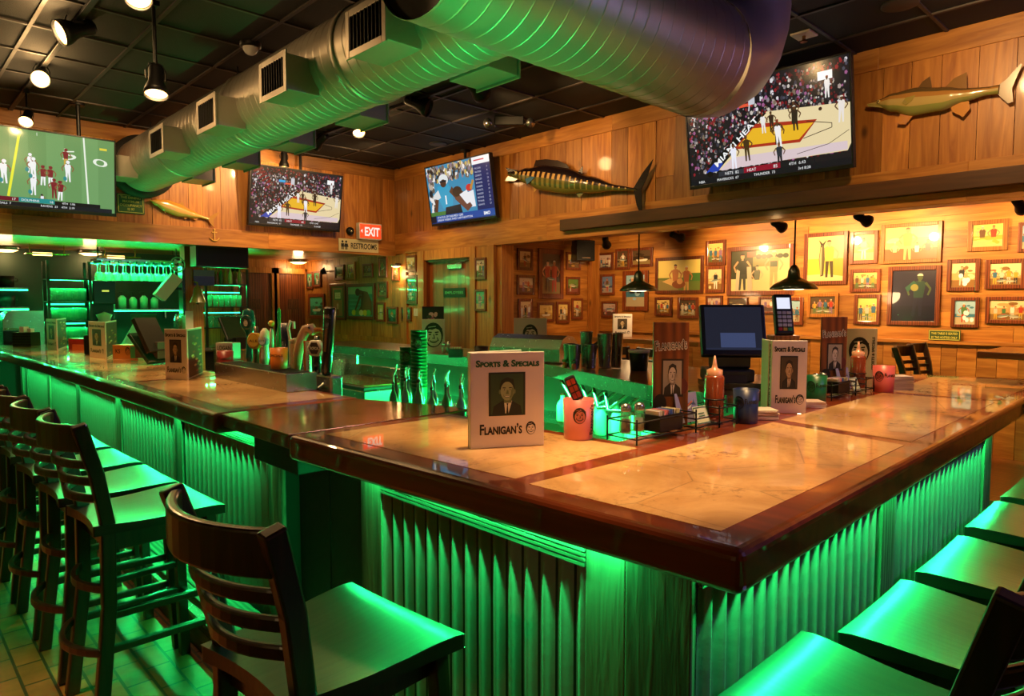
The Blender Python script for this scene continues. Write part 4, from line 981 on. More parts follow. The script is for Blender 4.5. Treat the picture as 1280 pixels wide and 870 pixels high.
def d(m, w, h, y):
    m.col('#20241c')
    for k, s in enumerate((-.41, -.32)):
        x = s*w; m.ell(x, h*.76, h*.09, h*.1, y); m.poly([(x-h*.13, h*.62), (x+h*.13, h*.62), (x+(.13 if k == 0 else .2)*h, h*.35), (x-(.13 if k == 0 else .2)*h, h*.35)], y); m.rect(x-h*.1, x-h*.02, h*.14, h*.36, y); m.rect(x+h*.02, x+h*.1, h*.14, h*.36, y)
    m.text('RESTROOMS', h*.62, w*.12, h*.26, y, wid=w*.66, bold=.02)
sign('restrooms_sign', 'cream restrooms sign with two figures hanging on the corner beam', 'y', YW-.05, (423, 299.5, 472.5, 315), '#d8cc98', d)
loc, w, h = wall_rect('y', YW-.1, 448, 279.5, 476, 299.5)
t = thing('exit_sign', 'lit red exit sign on the far wall above the restrooms sign', 'sign', loc, 0)
M().box(-w/2, w/2, -.02, .06, 0, h).build('housing', 'white', t, .004)
M().box(-w*.46, w*.46, -.024, -.02, h*.08, h*.92).build('lit_face', 'exit', t)
m = M().col('#fff0e0'); m.text('EXIT', h*.74, w*.06, h*.23, -.0255, wid=w*.66, bold=.03); m.poly([(-w*.44, h*.5), (-w*.36, h*.62), (-w*.36, h*.38)], -.0255); m.build('lettering', 'screen', t)
def d(m, w, h, y):
    m.col('#d8d060'); m.text('THIS TABLE IS SEATED', h*.3, 0, h*.56, y, wid=w*.82, bold=.02); m.text('BY THE HOSTESS ONLY', h*.3, 0, h*.18, y, wid=w*.82, bold=.02)
    m.col('#d8d060')
    for a in ((-w/2+.004, -w/2+.01, .004, h-.004), (w/2-.01, w/2-.004, .004, h-.004), (-w/2+.004, w/2-.004, .004, .01), (-w/2+.004, w/2-.004, h-.01, h-.004)): m.rect(*a, y)
sign('table_notice', 'small green notice plate with yellow lettering on the alcove wall', 'x', XA-.045, (1161, 412.5, 1201, 425.5), '#2c4a1e', d)
def d(m, w, h, y):
    m.col('#58c080'); m.text('EMPLOYEES', h*.42, 0, h*.34, y, wid=w*.84, bold=.02)
sign('door_plate', 'dark plate with green lettering on the wooden door', 'x', XW+.035, (555, 360, 582, 371), '#15301c', d)
loc, w, h = wall_rect('x', XW-.022, 517.6, 385.5, 526.5, 395)
t = thing('switch_plate', 'pale light switch plate left of the wooden door', 'switch', loc, R(-90)); M().box(-w/2, w/2, -.008, 0, 0, h).build('plate', 'white', t, .002)
m = M(); [m.box(a-.01, a+.01, -.013, -.008, h*.3, h*.7) for a in (-w*.25, w*.25)]; m.build('toggle', 'white', t, .002)
p = U(437, 289, 'y', YW-.02); t = thing('wall_speaker', 'round black speaker knob left of the exit sign', 'speaker', p); M().lathe([(.055, 0), (.055, .03), (.03, .045), (.0, .045)], 16).build('body', 'blackm', t, rot=(R(90), 0, 0)); M().lathe([(.02, .045), (.012, .06), (0, .062)], 12).build('centre', 'steel', t, rot=(R(90), 0, 0))
# little brass anchor on the far beam
p = U(268, 301, 'y', YW-.047); t = thing('anchor_ornament', 'tiny brass anchor fixed to the far beam below the golden fish', 'ornament', p)
m = M().col('#d8a850'); m.box(-.006, .006, -.014, 0, 0, .12); m.box(-.03, .03, -.013, 0, .092, .104); P = [(-.055, -.008, .03)]+[(.05*math.cos(R(a)), -.008, .045+.045*math.sin(R(a))) for a in range(200, 345, 12)]+[(.055, -.008, .03)]; m.tube(P, .007, 6); m.ball((0, -.008, .128), .014, 8); m.build('anchor', 'shiny', t)

# ------------------------------------------------------------------ lamps, tracks and ceiling fittings
WARM = (1., .6, .24); PK = 2.4
def spot(loc, aim, power, size=55, blend=.6, col=WARM, rad=.04, name='spot_light'):
    l = bpy.data.lights.new(name, 'SPOT'); l.energy = power; l.color = col; l.spot_size = R(size); l.spot_blend = blend; l.shadow_soft_size = rad
    o = bpy.data.objects.new(name, l); C.objects.link(o); o.location = loc
    o.rotation_euler = (Vector(aim)-Vector(loc)).to_track_quat('-Z', 'Y').to_euler(); return o
def point(loc, power, col=WARM, rad=.08, name='lamp_light'):
    l = bpy.data.lights.new(name, 'POINT'); l.energy = power; l.color = col; l.shadow_soft_size = rad
    o = bpy.data.objects.new(name, l); C.objects.link(o); o.location = loc; return o
def head(label, pivot, aim, stem_top, lit=True, group='ceiling spotlights', size=1., power=0, cone=60, name='track_spotlight'):
    """spotlight can on a stem, its face turned to aim"""
    pivot = Vector(pivot); t = thing(name, label, 'spotlight', pivot, 0, group)
    d = (Vector(aim)-pivot).normalized(); q = d.to_track_quat('Z', 'Y').to_matrix().to_4x4()
    s = size
    m = M(); m.T = q; m.lathe([(.0, -.075*s), (.028*s, -.075*s), (.034*s, -.06*s), (.036*s, .01*s), (.055*s, .055*s), (.058*s, .085*s), (.053*s, .085*s), (.05*s, .06*s)], 20); m.build('can', 'blackm', t)
    m = M(); m.T = q; m.lathe([(.0, .072*s), (.051*s, .072*s)], 20); m.build('lamp_face', 'bulb' if lit else 'blackm', t)
    for sg in (-1, 1):
        pass
    m = M(); P = [(-.045*s, 0, 0), (-.047*s, 0, .04*s), (-.03*s, 0, .075*s), (0, 0, .085*s), (.03*s, 0, .075*s), (.047*s, 0, .04*s), (.045*s, 0, 0)]; m.bar(P, .014*s, .005*s); m.build('yoke', 'blackm', t)
    m = M(); m.cyl((0, 0, .08*s), (0, 0, stem_top-pivot.z), .009*s, n=10); m.box(-.02*s, .02*s, -.03*s, .03*s, stem_top-pivot.z-.03, stem_top-pivot.z); m.build('stem', 'blackm', t)
    if power: spot(pivot+d*.1*s, aim, power*PK, cone)
    if lit: point(pivot+d*.13*s, 12, WARM, .04, 'lamp_spill')
    return t
tr = thing('light_track', 'ceiling light track over the left aisle', 'light track', (1.12, 6.3, ZC)); M().box(-.02, .02, -1.9, 1.95, -.035, -.013).build('rail', 'blackm', tr, .003)
zz = ZC-.036
head('big spotlight with a lit tilted face at top left, aimed left', U(97, 37, 'x', 1.12), (-.4, 5.2, 2.6), zz, size=1.45, power=25, cone=90)
head('glaring spotlight left of the hanging pole, facing the camera', U(52, 96, 'x', 1.12), (.55, 4.6, 2.3), zz, size=1.2, power=5)
head('smaller glaring spotlight above the football television', U(34, 146, 'x', 1.12), (.7, 6.3, 2.0), zz, size=1.0, power=5)
head('spotlight cut by the top photo edge, with a starry glare', U(172, -17, 'x', 1.2), (1.0, 3.6, 2.2), zz, size=1.3, power=4)
head('spotlight hanging low on a long rod in front of the duct', U(195, 100, 'x', 1.39), U(196, 160, 'x', 1.36), zz, size=1.25, power=16, cone=70)
tr = thing('light_track', 'ceiling light track between duct and right wall', 'light track', (3.8, 6.3, ZC)); M().box(-.02, .02, -2.0, 1.9, -.035, -.013).build('rail', 'blackm', tr, .003)
head('glaring bare spotlight under the duct, near the corner of the room', U(448, 158, 'x', 3.8), (3.2, 5.1, 1.0), zz, size=1.15, power=18)
head('unlit black spotlight can hanging right of the duct', U(521, 129, 'x', 3.8), (4.6, 4.2, 2.8), zz, lit=False, size=1.5)
head('dark-faced black spotlight can close under the duct by its right outlet', U(593, 108, 'x', 3.85), (5.6, 5.0, 2.9), zz, lit=False, size=1.5, power=30, cone=70)  # face drawn dark, but a spot shines from this can at the wall
head('small black spotlight turned to the far wall, beside the duct bend', U(401, 175, 'x', 3.8), (3.4, 8.3, 2.7), zz, lit=False, size=1.3, power=45, cone=100)
head('small lit spotlight above the far basketball television', U(355, 199, 'x', 3.85), U(355, 240, 'x', 3.85), zz, size=1.1, power=14, cone=90)
p = U(313, 57, 'z', ZC-.02); t = thing('ceiling_camera', 'dark dome camera on the ceiling left of the duct', 'camera', (p.x, p.y, ZC)); M().lathe([(.075, 0), (.075, -.03), (.06, -.035)], 20).build('base', 'blackm', t); M().ball((0, 0, -.035), .055, 16).build('dome', 'shiny', t)
p = U(637, 157, 'z', ZC-.05); t = thing('emergency_light', 'black emergency light with two lamp heads on the ceiling', 'emergency light', (p.x-.1, p.y-.1, ZC), R(-45)); M().box(-.15, .15, -.05, .05, -.09, 0).build('housing', 'blackm', t, .008)
for s in (-1, 1): M().lathe([(.03, 0), (.05, .05), (.0, .052)], 14).build('lamp_head', 'steel', t, loc=(s*.2, 0, -.06), rot=(R(100), 0, R(s*25)))
p = U(1005, 44, 'z', ZC-.01); t = thing('sprinkler', 'white square sprinkler plate on the black ceiling', 'sprinkler', (p.x, p.y, ZC)); M().box(-.07, .07, -.07, .07, -.016, 0).build('plate', 'white', t, .004); M().cyl((0, 0, -.05), (0, 0, -.01), .012).cyl((0, 0, -.058), (0, 0, -.05), .025).build('nozzle', 'copper', t)
p = U(906, 74, 'z', ZC-.01); t = thing('smoke_detector', 'round pale smoke detector beside the duct elbow', 'smoke detector', (p.x, p.y, ZC)); M().lathe([(.06, 0), (.06, -.02), (.045, -.035), (.0, -.038)], 20).build('body', 'white', t)
for px, py, lab in ((1125, 6, 'round dark ceiling speaker at the top right'), (548, 180, 'faint round ceiling speaker left of the emergency light')):
    p = U(px, py, 'z', ZC-.005); t = thing('ceiling_speaker', lab, 'speaker', (p.x, p.y, ZC), 0); M().lathe([(.11, 0), (.11, -.008), (.1, -.012), (.0, -.012)], 28).build('grille', 'grid', t)
# alcove track, heads, pendants, speaker
tr = thing('light_track', 'black light track on the alcove ceiling', 'light track', (6.35, 2.6, ZA)); M().box(-.018, .018, -3.4, 2.9, -.03, 0).build('rail', 'blackm', tr, .003)
ga = 'alcove spotlights'
for (px, py), aim, lit, lab, pw in (((757, 302), (7.38, 5.6, 1.6), 0, 'leftmost small black track spotlight in the alcove, by the wall speaker', 13),
   ((845, 295), (7.38, 3.75, 1.95), 0, 'black track spotlight above the couple photo', 22), ((972, 281), (7.38, 2.75, 1.95), 0, 'black track spotlight left of the second pendant cord', 26),
   ((1077, 273), (7.38, 1.75, 1.9), 0, 'black track spotlight above the yellow-green photo', 26), ((1274, 255), (7.38, .9, 1.8), 0, 'black track spotlight cut by the right photo edge', 20)):
    head(lab, U(px, py, 'x', 6.35), aim, ZA-.02, bool(lit), ga, .95, pw*1.6, 110)
def pendant(px, py, lab):
    c = U(px, py, 'x', 6.1); t = thing('pendant_lamp', lab, 'pendant lamp', c, 0, 'green pendant lamps over the alcove tables')
    M().lathe([(.2, 0), (.205, .012), (.17, .05), (.1, .085), (.055, .11), (.05, .17), (.035, .2), (.02, .22), (.0, .22)], 28).build('lamp_shade', 'darkgreen', t)
    M().lathe([(.0, .03), (.185, .016)], 28).build('lamp_face', 'bulbsoft', t)
    M().cyl((0, 0, .2), (0, 0, ZA-c.z), .008, n=8).build('cord', 'blackm', t); M().lathe([(.05, 0), (.05, -.02), (.02, -.035)], 16).build('ceiling_rose', 'blackm', t, loc=(0, 0, ZA-c.z))
    point(c+Vector((0, 0, -.03)), 14, (1, .66, .32), .1)
pendant(798, 364, 'green enamel pendant lamp in front of the couple photo, left one')
pendant(992, 362, 'green enamel pendant lamp in front of the big group photo, right one')
loc, w, h = wall_rect('y', YA-.3, 728, 304, 750, 326)
t = thing('wall_speaker', 'black box speaker in the alcove corner', 'speaker', (7.0, YA-.17, loc[2]), R(-25)); M().box(-.13, .13, -.1, .1, 0, .27).build('cabinet', 'black', t, .008); M().box(-.12, .12, -.106, -.1, .02, .25).build('grille', 'blackm', t); M().box(-.06, .06, -.108, -.106, .03, .045).build('badge', 'steel', t); M().box(-.03, .03, .1, .17, .1, .16).build('bracket', 'blackm', t)
# lamps under the far soffit
for px, py, lab in ((4, 311, 'flush lamp at the left photo edge under the far soffit'), (72, 324, 'flush lamp left of the stemware rack'), (373, 326, 'flush lamp near the restroom doors'), (495, 331, 'small wall lamp by the green-lit photos')):
    if px == 495: p = U(px, py, 'x', 5.5)
    else: p = U(px, py, 'z', ZB-.02)
    y = min(p.y, 10.9)
    t = thing('ceiling_lamp', lab, 'lamp', (p.x, p.y if px == 495 else y, p.z if px == 495 else ZB), 0, 'lamps under the far soffit')
    k = .5 if px == 495 else 1
    M().lathe([(.16*k, 0), (.17*k, -.03*k), (.15*k, -.045*k)], 24).build('rim', 'steel', t); M().lathe([(.0, -.075*k), (.08*k, -.07*k), (.148*k, -.04*k)], 24).build('diffuser', 'bulbsoft', t)
    if px == 495: M().box(-.01, .1, -.01, .01, -.01, .02).build('bracket', 'blackm', t)
    point((t.location.x, t.location.y, t.location.z-.13), 4 if px < 300 else 8 if px != 495 else 6, (1, .62, .28), .08)
t = thing('wall_lamp', 'black swing-arm lamp on the green-lit end of the door wall', 'lamp', U(405, 339, 'x', 5.45)); M().lathe([(.0, -.05), (.04, -.05), (.06, .03), (.055, .03), (.0, 0)], 14).build('lamp_shade', 'blackm', t, rot=(R(70), 0, R(60))); M().tube([(0, 0, 0), (.06, .1, .02), (.14, .25, .0)], .012, 8).build('arm', 'blackm', t)
# ------------------------------------------------------------------ printed things: portrait, logo, menus
def portrait(m, w, h, y, tone=0):
    """head-and-shoulders photograph of a smiling man in a dark suit, drawn from (0,0) centre-bottom"""
    bg, suit, shirt, sk, sk2, hair = (('#4a3c26', '#16120c', '#d0bf9c', '#bda274', '#8a7048', '#2a2014'), ('#2c4a28', '#0e1c10', '#d4d8b8', '#93a26e', '#647848', '#1a2812'), ('#a09484', '#241c18', '#e0d8d0', '#c8bcb0', '#8a7c70', '#2a221e'))[tone]  # middle set holds the green light falling on the near menu
    m.col(bg).rect(-w/2, w/2, 0, h, y); e = -.0004
    m.col(suit).poly([(-.46*w, 0), (.46*w, 0), (.42*w, .2*h), (.14*w, .34*h), (-.14*w, .34*h), (-.42*w, .2*h)], y+e)
    m.col(shirt).poly([(-.06*w, .02*h), (.04*w, .02*h), (.15*w, .33*h), (-.1*w, .33*h)], y+2*e)
    m.col(suit).poly([(-.035*w, 0), (.04*w, 0), (.02*w, .22*h), (.035*w, .27*h), (-.025*w, .27*h), (-.005*w, .22*h)], y+3*e)
    m.col(sk2).rect(-.1*w, .13*w, .28*h, .44*h, y+2.5*e)
    m.col(hair).ell(.0*w, .66*h, .235*w, .25*h, y+3.5*e, 20)
    m.col(sk2); m.ell(-.225*w, .56*h, .035*w, .06*h, y+3.6*e); m.ell(.225*w, .56*h, .035*w, .06*h, y+3.6*e)
    m.col(sk).ell(0, .575*h, .205*w, .235*h, y+4*e, 20); m.col(sk2).poly([(.06*w, .36*h), (.16*w, .43*h), (.2*w, .58*h), (.17*w, .7*h), (.12*w, .6*h), (.1*w, .46*h)], y+4.5*e)
    m.col(hair)
    m.poly([(-.2*w, .68*h), (-.1*w, .8*h), (.1*w, .81*h), (.21*w, .68*h), (.2*w, .86*h), (0, .92*h), (-.2*w, .84*h)], y+5*e)
    for s in (-1, 1):
        m.line(s*.05*w, .655*h, s*.14*w, .66*h, .022*h, y+5.5*e); m.col('#e0d8c8' if tone != 1 else '#a0a880').ell(s*.09*w, .61*h, .04*w, .014*h, y+5.4*e, 8); m.col(hair).ell(s*.09*w, .61*h, .018*w, .015*h, y+5.8*e, 8)
    m.col(sk2).poly([(-.01*w, .6*h), (.03*w, .6*h), (.05*w, .5*h), (-.045*w, .5*h)], y+5*e); m.line(-.11*w, .49*h, -.13*w, .43*h, .012*w, y+5*e); m.line(.11*w, .49*h, .13*w, .43*h, .012*w, y+5.2*e)
    m.col(hair).ell(0, .455*h, .095*w, .04*h, y+5.5*e, 14, 180, 360); m.col(shirt).ell(0, .452*h, .08*w, .024*h, y+6*e, 14, 180, 360)
def logo_head(m, cx, cz, s, y, ink='#15120f', pap='#d9cfc2'):
    """round line drawing of a laughing man's head, s = half height"""
    e = -.0003; q = lambda a: [(cx+x*s, cz+z*s) for x, z in a]
    m.col(ink).ell(cx, cz, .78*s, 1.0*s, y, 24); m.col(pap).ell(cx+.04*s, cz-.16*s, .6*s, .76*s, y+e, 24)
    m.col(ink).poly(q([(-.62, .1), (-.5, .5), (-.1, .42), (.2, .52), (.55, .36), (.62, .1), (.72, .5), (.3, .9), (-.4, .86), (-.74, .4)]), y+2*e)
    m.col(pap); m.line(cx-.4*s, cz+.62*s, cx+.2*s, cz+.7*s, .05*s, y+3*e)
    m.col(ink)
    for k in (-1, 1):
        m.line(cx+k*.12*s, cz+.2*s, cx+k*.42*s, cz+.24*s, .1*s, y+2*e); m.ell(cx+k*.27*s, cz+.04*s, .12*s, .06*s, y+2*e, 10)
        m.line(cx+k*.3*s, cz-.2*s, cx+k*.42*s, cz-.48*s, .07*s, y+2*e)
    m.line(cx+.02*s, cz+.06*s, cx+.1*s, cz-.26*s, .07*s, y+2*e); m.line(cx-.1*s, cz-.26*s, cx+.12*s, cz-.28*s, .07*s, y+2.5*e)
    m.ell(cx+.02*s, cz-.42*s, .34*s, .22*s, y+2*e, 14, 180, 360); m.col(pap).ell(cx+.02*s, cz-.43*s, .27*s, .1*s, y+3*e, 14, 180, 360)
def cover(m, w, h, y, spine=True, tone=0, title='#18302a'):
    m.col(title).text('Sports & Specials', .094*h, 0, h*.85, y, sc=True, bold=.045, wid=w*.9)
    m.col('#1c140c' if tone != 1 else '#1a2814').rect(-w*.27, w*.25, h*.335, h*.79, y)
    n = len(m.v); T = m.T; m.T = T @ Matrix.Translation((-w*.01, 0, h*.352)); portrait(m, w*.46, h*.42, y-.0003, tone); m.T = T
    m.col('#17120e').text('Flanigan\u2019s', .15*h, -w*.1, h*.145, y, sc=True, bold=.03, wid=w*.6); logo_head(m, w*.33, h*.195, h*.07, y)
def menu(label, sp, a, b, h=.318, front='cover', back='food', tone=0, th=.007, spw=.02, group='standing sports menus', edge=0):
    """two-board menu standing open; sp = spine foot, a / b = free lower corners (left board as seen, right board)"""
    sp, a, b = [Vector((v[0], v[1], 0)) for v in (sp, a, b)]
    z = ZT+.0015
    t = thing('menu', label, 'menu', (sp.x, sp.y, z), 0, group)
    def board(p0, p1, side):
        """board from p0 to p1 (left to right as seen)"""
        d = (p1-p0); w = d.length; ang = math.atan2(d.y, d.x); mid = (p0+p1)/2-sp
        m = M(); m.box(-w/2, w/2, 0, th, 0, h); o = m.build('board', 'white', t, .002, loc=(mid.x, mid.y, 0), rot=(0, 0, ang))
        p = M(); y = -.0012
        if side == 'cover': cover(p, w, h, y, tone=tone, title='#1d5a34' if tone == 1 else '#241c16')
        elif side == 'food':
            r = random.Random(int(sp.y*100)); p.col('#4a2014').rect(-w/2+.012, w/2-.012, .012, h-.012, y)
            for k in range(26): p.col(r.choice(['#8a2a1c', '#c8863c', '#d8c080', '#3a1a10', '#6a7a30', '#a84a24'])); p.ell(r.uniform(-.2, .36)*w, r.uniform(.1, .9)*h, .09*w, .025*h, y-.0004-.00002*k, 8)
        elif side == 'icon': logo_head(p, 0, h*.52, h*.3, y)
        if p.v: p.build('print', 'paint', o)
        return o
    board(a, sp, front) if front else None
    if back: board(sp, b, back)
    m = M(); m.cyl((0, 0, 0), (0, 0, h), .006, n=10); m.build('spine', 'white', t)
    return t
zt = lambda px, py: U(px, py, 'z', ZT)
# the near menu: spine at the left, front board facing the camera, back board behind
def menu_front(label, l, r, backend, tone, h=.318, side='cover', spine_text=False, z=ZT, group='standing sports menus', thick=.014):
    l, r, be = [Vector((v[0], v[1], 0)) for v in (l, r, backend)]
    t = thing('menu', label, 'menu', (l.x, l.y, z+.0015), 0, group)
    def bd(p, q, front):
        d = q-p; w = d.length; o = M().box(0, w, 0, .006, 0, h).build('board', 'white', t, .004, 3, loc=(p.x-l.x, p.y-l.y, 0), rot=(0, 0, math.atan2(d.y, d.x)))
        if front:
            m = M(); m.T = Matrix.Translation((w/2, 0, 0))
            (cover(m, w*.95, h, -.001, tone=tone, title='#1d5a34' if tone == 1 else '#241c16') if side == 'cover' else logo_head(m, 0, h*.56, h*.27, -.001))
            if spine_text and side == 'icon': m.col('#241c16').text('SPORTS & SPECIALS', .024, w*.43, h*.5, -.001, rot=90, bold=.03)
            m.build('print', 'paint', o)
    bd(l, r, True)
    d = (r-l).normalized(); n = Vector((-d.y, d.x, 0)); s0 = l+n*.03
    bd(s0, be, False)
    m = M(); m.box(0, .006, 0, .03, 0, h); o = m.build('spine', 'white', t, .002, rot=(0, 0, math.atan2(d.y, d.x)))
    if spine_text and side == 'cover':
        m = M().col('#241c16'); m.text('SPORTS & SPECIALS', .022, -.015, h*.5, -.001, rot=90, bold=.04, wid=h*.9); m.build('spine_print', 'paint', o, rot=(0, 0, R(-90)))
    return t
menu_front('big sports menu standing open at the front of the bar, portrait coloured as if green-lit', (1.425, 1.70), (1.648, 1.579), (1.66, 1.70), 1)  # green light is put into the portrait's print colours
a, b = zt(963, 517), zt(1004, 517.5); menu_front('sports menu with spine lettering standing between blue cup and green cup', a, a+(b-a).normalized()*.15, a+Vector((.12, .1, 0)), 0, spine_text=True)
a, b = U(1061, 464, 'z', ZT+.05), U(1106, 464, 'z', ZT+.05); menu_front('white menu with a large black head logo behind the far sauce bottle', (a.x, a.y+.05), (b.x, b.y+.05), (a.x+.25, a.y+.2), 0, side='icon', spine_text=True)
menu('sports menu beside the drip tray, nearest of the three on the left bar', zt(235, 475.5), zt(207, 474), zt(253.5, 467))
menu('sports menu in the middle of the three on the left bar', zt(133, 449), zt(112, 446), zt(147, 441.5))
menu('sports menu furthest away on the left bar', zt(72, 438), zt(59, 436.5), zt(84, 433.5))

# ------------------------------------------------------------------ cups, bottles, caddies on the bar
def cyl_wrap(m, r, k=0.):
    """bend a flat drawing round a cup of radius r (grows by k per metre of height)"""
    v = []
    for x, y, z in m.v: q = x/r; rr = r+k*z-y; v.append((rr*math.sin(q), -rr*math.cos(q), z))
    m.v = v; return m
def cup(label, loc, col, r=.05, h=.135, face=0, ink='#1a1410', text='Flanigan\u2019s', group='plastic logo cups', vert=False):
    t = thing('plastic_cup', label, 'cup', loc, face, group)
    m = M().col(col); m.lathe([(r*.9, 0), (r*.93, .004), (r, h), (r*.93, h), (r*.86, .01), (0, .01)], 28); m.build('body', 'plastic', t)
    m = M(); logo_head(m, (-.25 if vert else -.85)*r, h*.62, h*.2, -.0012, ink, col); cyl_wrap(m, r*.93, .07*r/h); m.build('logo_print', 'paint', t)
    m = M().col(ink); m.text(text, h*.2, (.8 if vert else .35)*r, h*(.5 if vert else .6), -.0012, 'CENTER', sc=True, bold=.03, rot=90 if vert else 0, wid=h*.75 if vert else 1.5*r); cyl_wrap(m, r*.93, .07*r/h); m.build('lettering', 'paint', t)
    return t
FC = R(-43.5)
zb = ZT+.0015
mug = cup('pink plastic cup holding a bar gun, right of the big menu', (1.825, 1.58, zb), '#c8706a', .055, .142, FC+R(14), vert=True)
g = thing('bar_gun', 'bar gun with a red button pad sticking out of the pink cup', 'bar gun', (1.825, 1.58, zb+.01), FC)
m = M(); m.T = Matrix.Translation((-.012, 0, .155)) @ Matrix.Rotation(R(-24), 4, 'Y'); m.box(-.02, .02, -.014, .014, -.03, .06); m.build('pad', 'black', g, .006)
m2 = M().col('#a8402c'); m2.T = m.T
for i in range(2):
    for j in range(3): m2.box(-.015+.016*i, -.002+.016*i, -.017, -.014, -.02+.025*j, .0+.025*j)
m2.build('buttons', 'plastic', g); M().tube([(0, 0, .13), (.01, 0, .06), (.005, 0, .008)], .012, 10).build('handle', 'steel', g)
cup('dark blue plastic cup beside the near sauce bottle', (2.56, 1.33, zb), '#1c2a55', .05, .135, FC, ink='#0c1024')
cup('green plastic cup right of the standing menu', (3.33, 1.37, zb), '#0f5a30', .05, .13, FC, ink='#06200f')
cup('pink plastic cup at the far end, beside the far sauce bottle', (4.0, 1.285, zb), '#d0605c', .055, .14, FC)
def sauce(label, loc):
    t = thing('sauce_bottle', label, 'sauce bottle', loc, 0, 'squeeze bottles'); t.scale = (1, 1, .86)
    M().col('#8a3f22').lathe([(0, 0), (.036, 0), (.038, .01), (.038, .19), (.034, .2), (.0, .2)], 24).build('bottle', 'shiny', t)
    M().col('#d89a78').lathe([(.031, .2), (.031, .225), (.012, .232), (.009, .25), (.003, .29), (0, .29)], 20).build('nozzle_cap', 'shiny', t)
    return t
def packets(t, x0, x1, y0, y1, z, r):
    for c, n in (('#d8d0c8', 9), ('#d87a80', 7), ('#5a78b8', 7), ('#e0c040', 4)):
        for k in range(n):
            pass
def shaker(label, loc, fill, group='salt and pepper shakers'):
    t = thing('shaker', label, 'shaker', loc, 0, group); M().lathe([(.0, .002), (.02, .002), (.023, .01), (.017, .075), (.017, .08)], 14).build('glass_body', 'glass', t)
    M().col(fill).lathe([(0, .005), (.018, .005), (.015, .05), (0, .052)], 12).build('contents', 'plastic', t); M().lathe([(.019, .078), (.02, .09), (.014, .103), (0, .106)], 14).build('cap', 'steel', t); return t
def caddy(label, x0, y0, x1, y1, tag_, blue=True):
    """wire caddy standing along the inner bar rim: sugar bay, card slots, bottle ring"""
    A, B = Vector((x0, y0, 0)), Vector((x1, y1, 0)); L = (B-A).length; an = math.atan2(B.y-A.y, B.x-A.x)
    t = thing('wire_caddy', label, 'caddy', (x0, y0, zb), an, 'wire table caddies'); w = .004; m = M()
    D = .13
    for xa, xb, hh in ((0, L*.55, .075), (L*.55, L*.8, .05), (L*.8, L, .075)):
        for z in (.018, hh):
            m.tube([(xa, 0, z), (xb, 0, z), (xb, D, z), (xa, D, z)], w/2*1.4, 6, True)
        for x, y in ((xa, 0), (xb, 0), (xa, D), (xb, D)): m.cyl((x, y, 0), (x, y, hh+.012), w*.8, n=6)
    for k in range(1, 5): m.tube([(L*.55*k/5, 0, .018), (L*.55*k/5, D, .018)], w/2, 5)
    m.tube([(L*.9+.042*math.cos(R(q)), D/2+.042*math.sin(R(q)), .1) for q in range(0, 360, 20)], .003, 6, True); m.cyl((L*.9+.042, D/2, .02), (L*.9+.042, D/2, .1), .003, n=6).cyl((L*.9-.042, D/2, .02), (L*.9-.042, D/2, .1), .003, n=6)
    m.build('wire_frame', 'blackm', t)
    P = lambda x, y, z=0: tuple(A+(B-A).normalized()*x+Vector((-math.sin(an), math.cos(an), 0))*y+Vector((0, 0, zb+z)))
    s = thing('sugar_box', 'black box of sugar packets in the '+tag_+' wire caddy', 'sugar box', P(L*.34, .055, .022), an, 'sugar boxes')
    mm = M(); mm.box(-.07, .07, -.042, .042, 0, .004); [mm.box(*q) for q in ((-.07, .07, -.042, -.038, 0, .06), (-.07, .07, .038, .042, 0, .06), (-.07, -.066, -.042, .042, 0, .06), (.066, .07, -.042, .042, 0, .06))]; mm.build('box', 'black', s, .002)
    mm = M(); r = random.Random(4)
    for k in range(26): mm.col(['#ddd6cc', '#d8808a', '#6a86c0', '#e6d9b0'][k*4//26]); x = -.06+.0046*k; mm.T = Matrix.Translation((x, r.uniform(-.006, .006), .04)) @ Matrix.Rotation(r.uniform(-.15, .35), 4, 'Y'); mm.box(-.0015, .0015, -.03, .03, -.034, .034)
    o = mm.build('packets', 'plastic', s)
    shaker('pepper shaker in the '+tag_+' wire caddy', P(L*.1, .1, .02), '#5a4a3a'); shaker('salt shaker in the '+tag_+' wire caddy', P(L*.2, .09, .02), '#e8e4dc')
    # card with a fish drawing and a card in the low slot
    c = thing('drinks_card', 'blue card with a fish drawing in the '+tag_+' wire caddy', 'card', P(L*.66, .08, .02), an+R(-6), 'caddy cards'); m = M().col('#8a86a8'); m.box(-.062, .062, -.002, .002, 0, .115); o = m.build('card', 'paint', c, rot=(R(-10), 0, 0))
    m = M(); fishart(m, 0, .06, .1, -.0035, 20, '#4a5a6a'); m.col('#c86a3a').line(-.04, .04, .03, .08, .006, -.0042); m.build('fish_drawing', 'paint', o)
    c = thing('coaster_card', 'pale green card leaning in the low slot of the '+tag_+' wire caddy', 'card', P(L*.68, .02, .02), an, 'caddy cards'); m = M().col('#c8ccb0'); m.box(-.045, .045, -.002, .002, 0, .07); o = m.build('card', 'paint', c, rot=(R(-22), 0, 0))
    m = M().col('#3a6a3a')
    for a4 in ((-.042, .042, .003, .006), (-.042, .042, .064, .067), (-.042, -.039, .003, .067), (.039, .042, .003, .067), (-.02, .02, .03, .034), (-.02, .02, .04, .044)): m.rect(*a4, -.0035)
    m.build('card_print', 'paint', o)
    sauce('reddish brown sauce squeeze bottle in the '+tag_+' wire caddy', P(L*.9, D/2, .022))
    # tall wooden drinks board
    b = thing('drinks_board', 'tall dark wood drinks board with logo and portrait, in the '+tag_+' wire caddy', 'menu board', P(L*.56, .12, .012), FC+R(-2), 'drinks boards')
    w_, h_ = .135, .395; M().box(-w_/2, w_/2, 0, .012, 0, h_).build('board', 'door_v', b, .002)
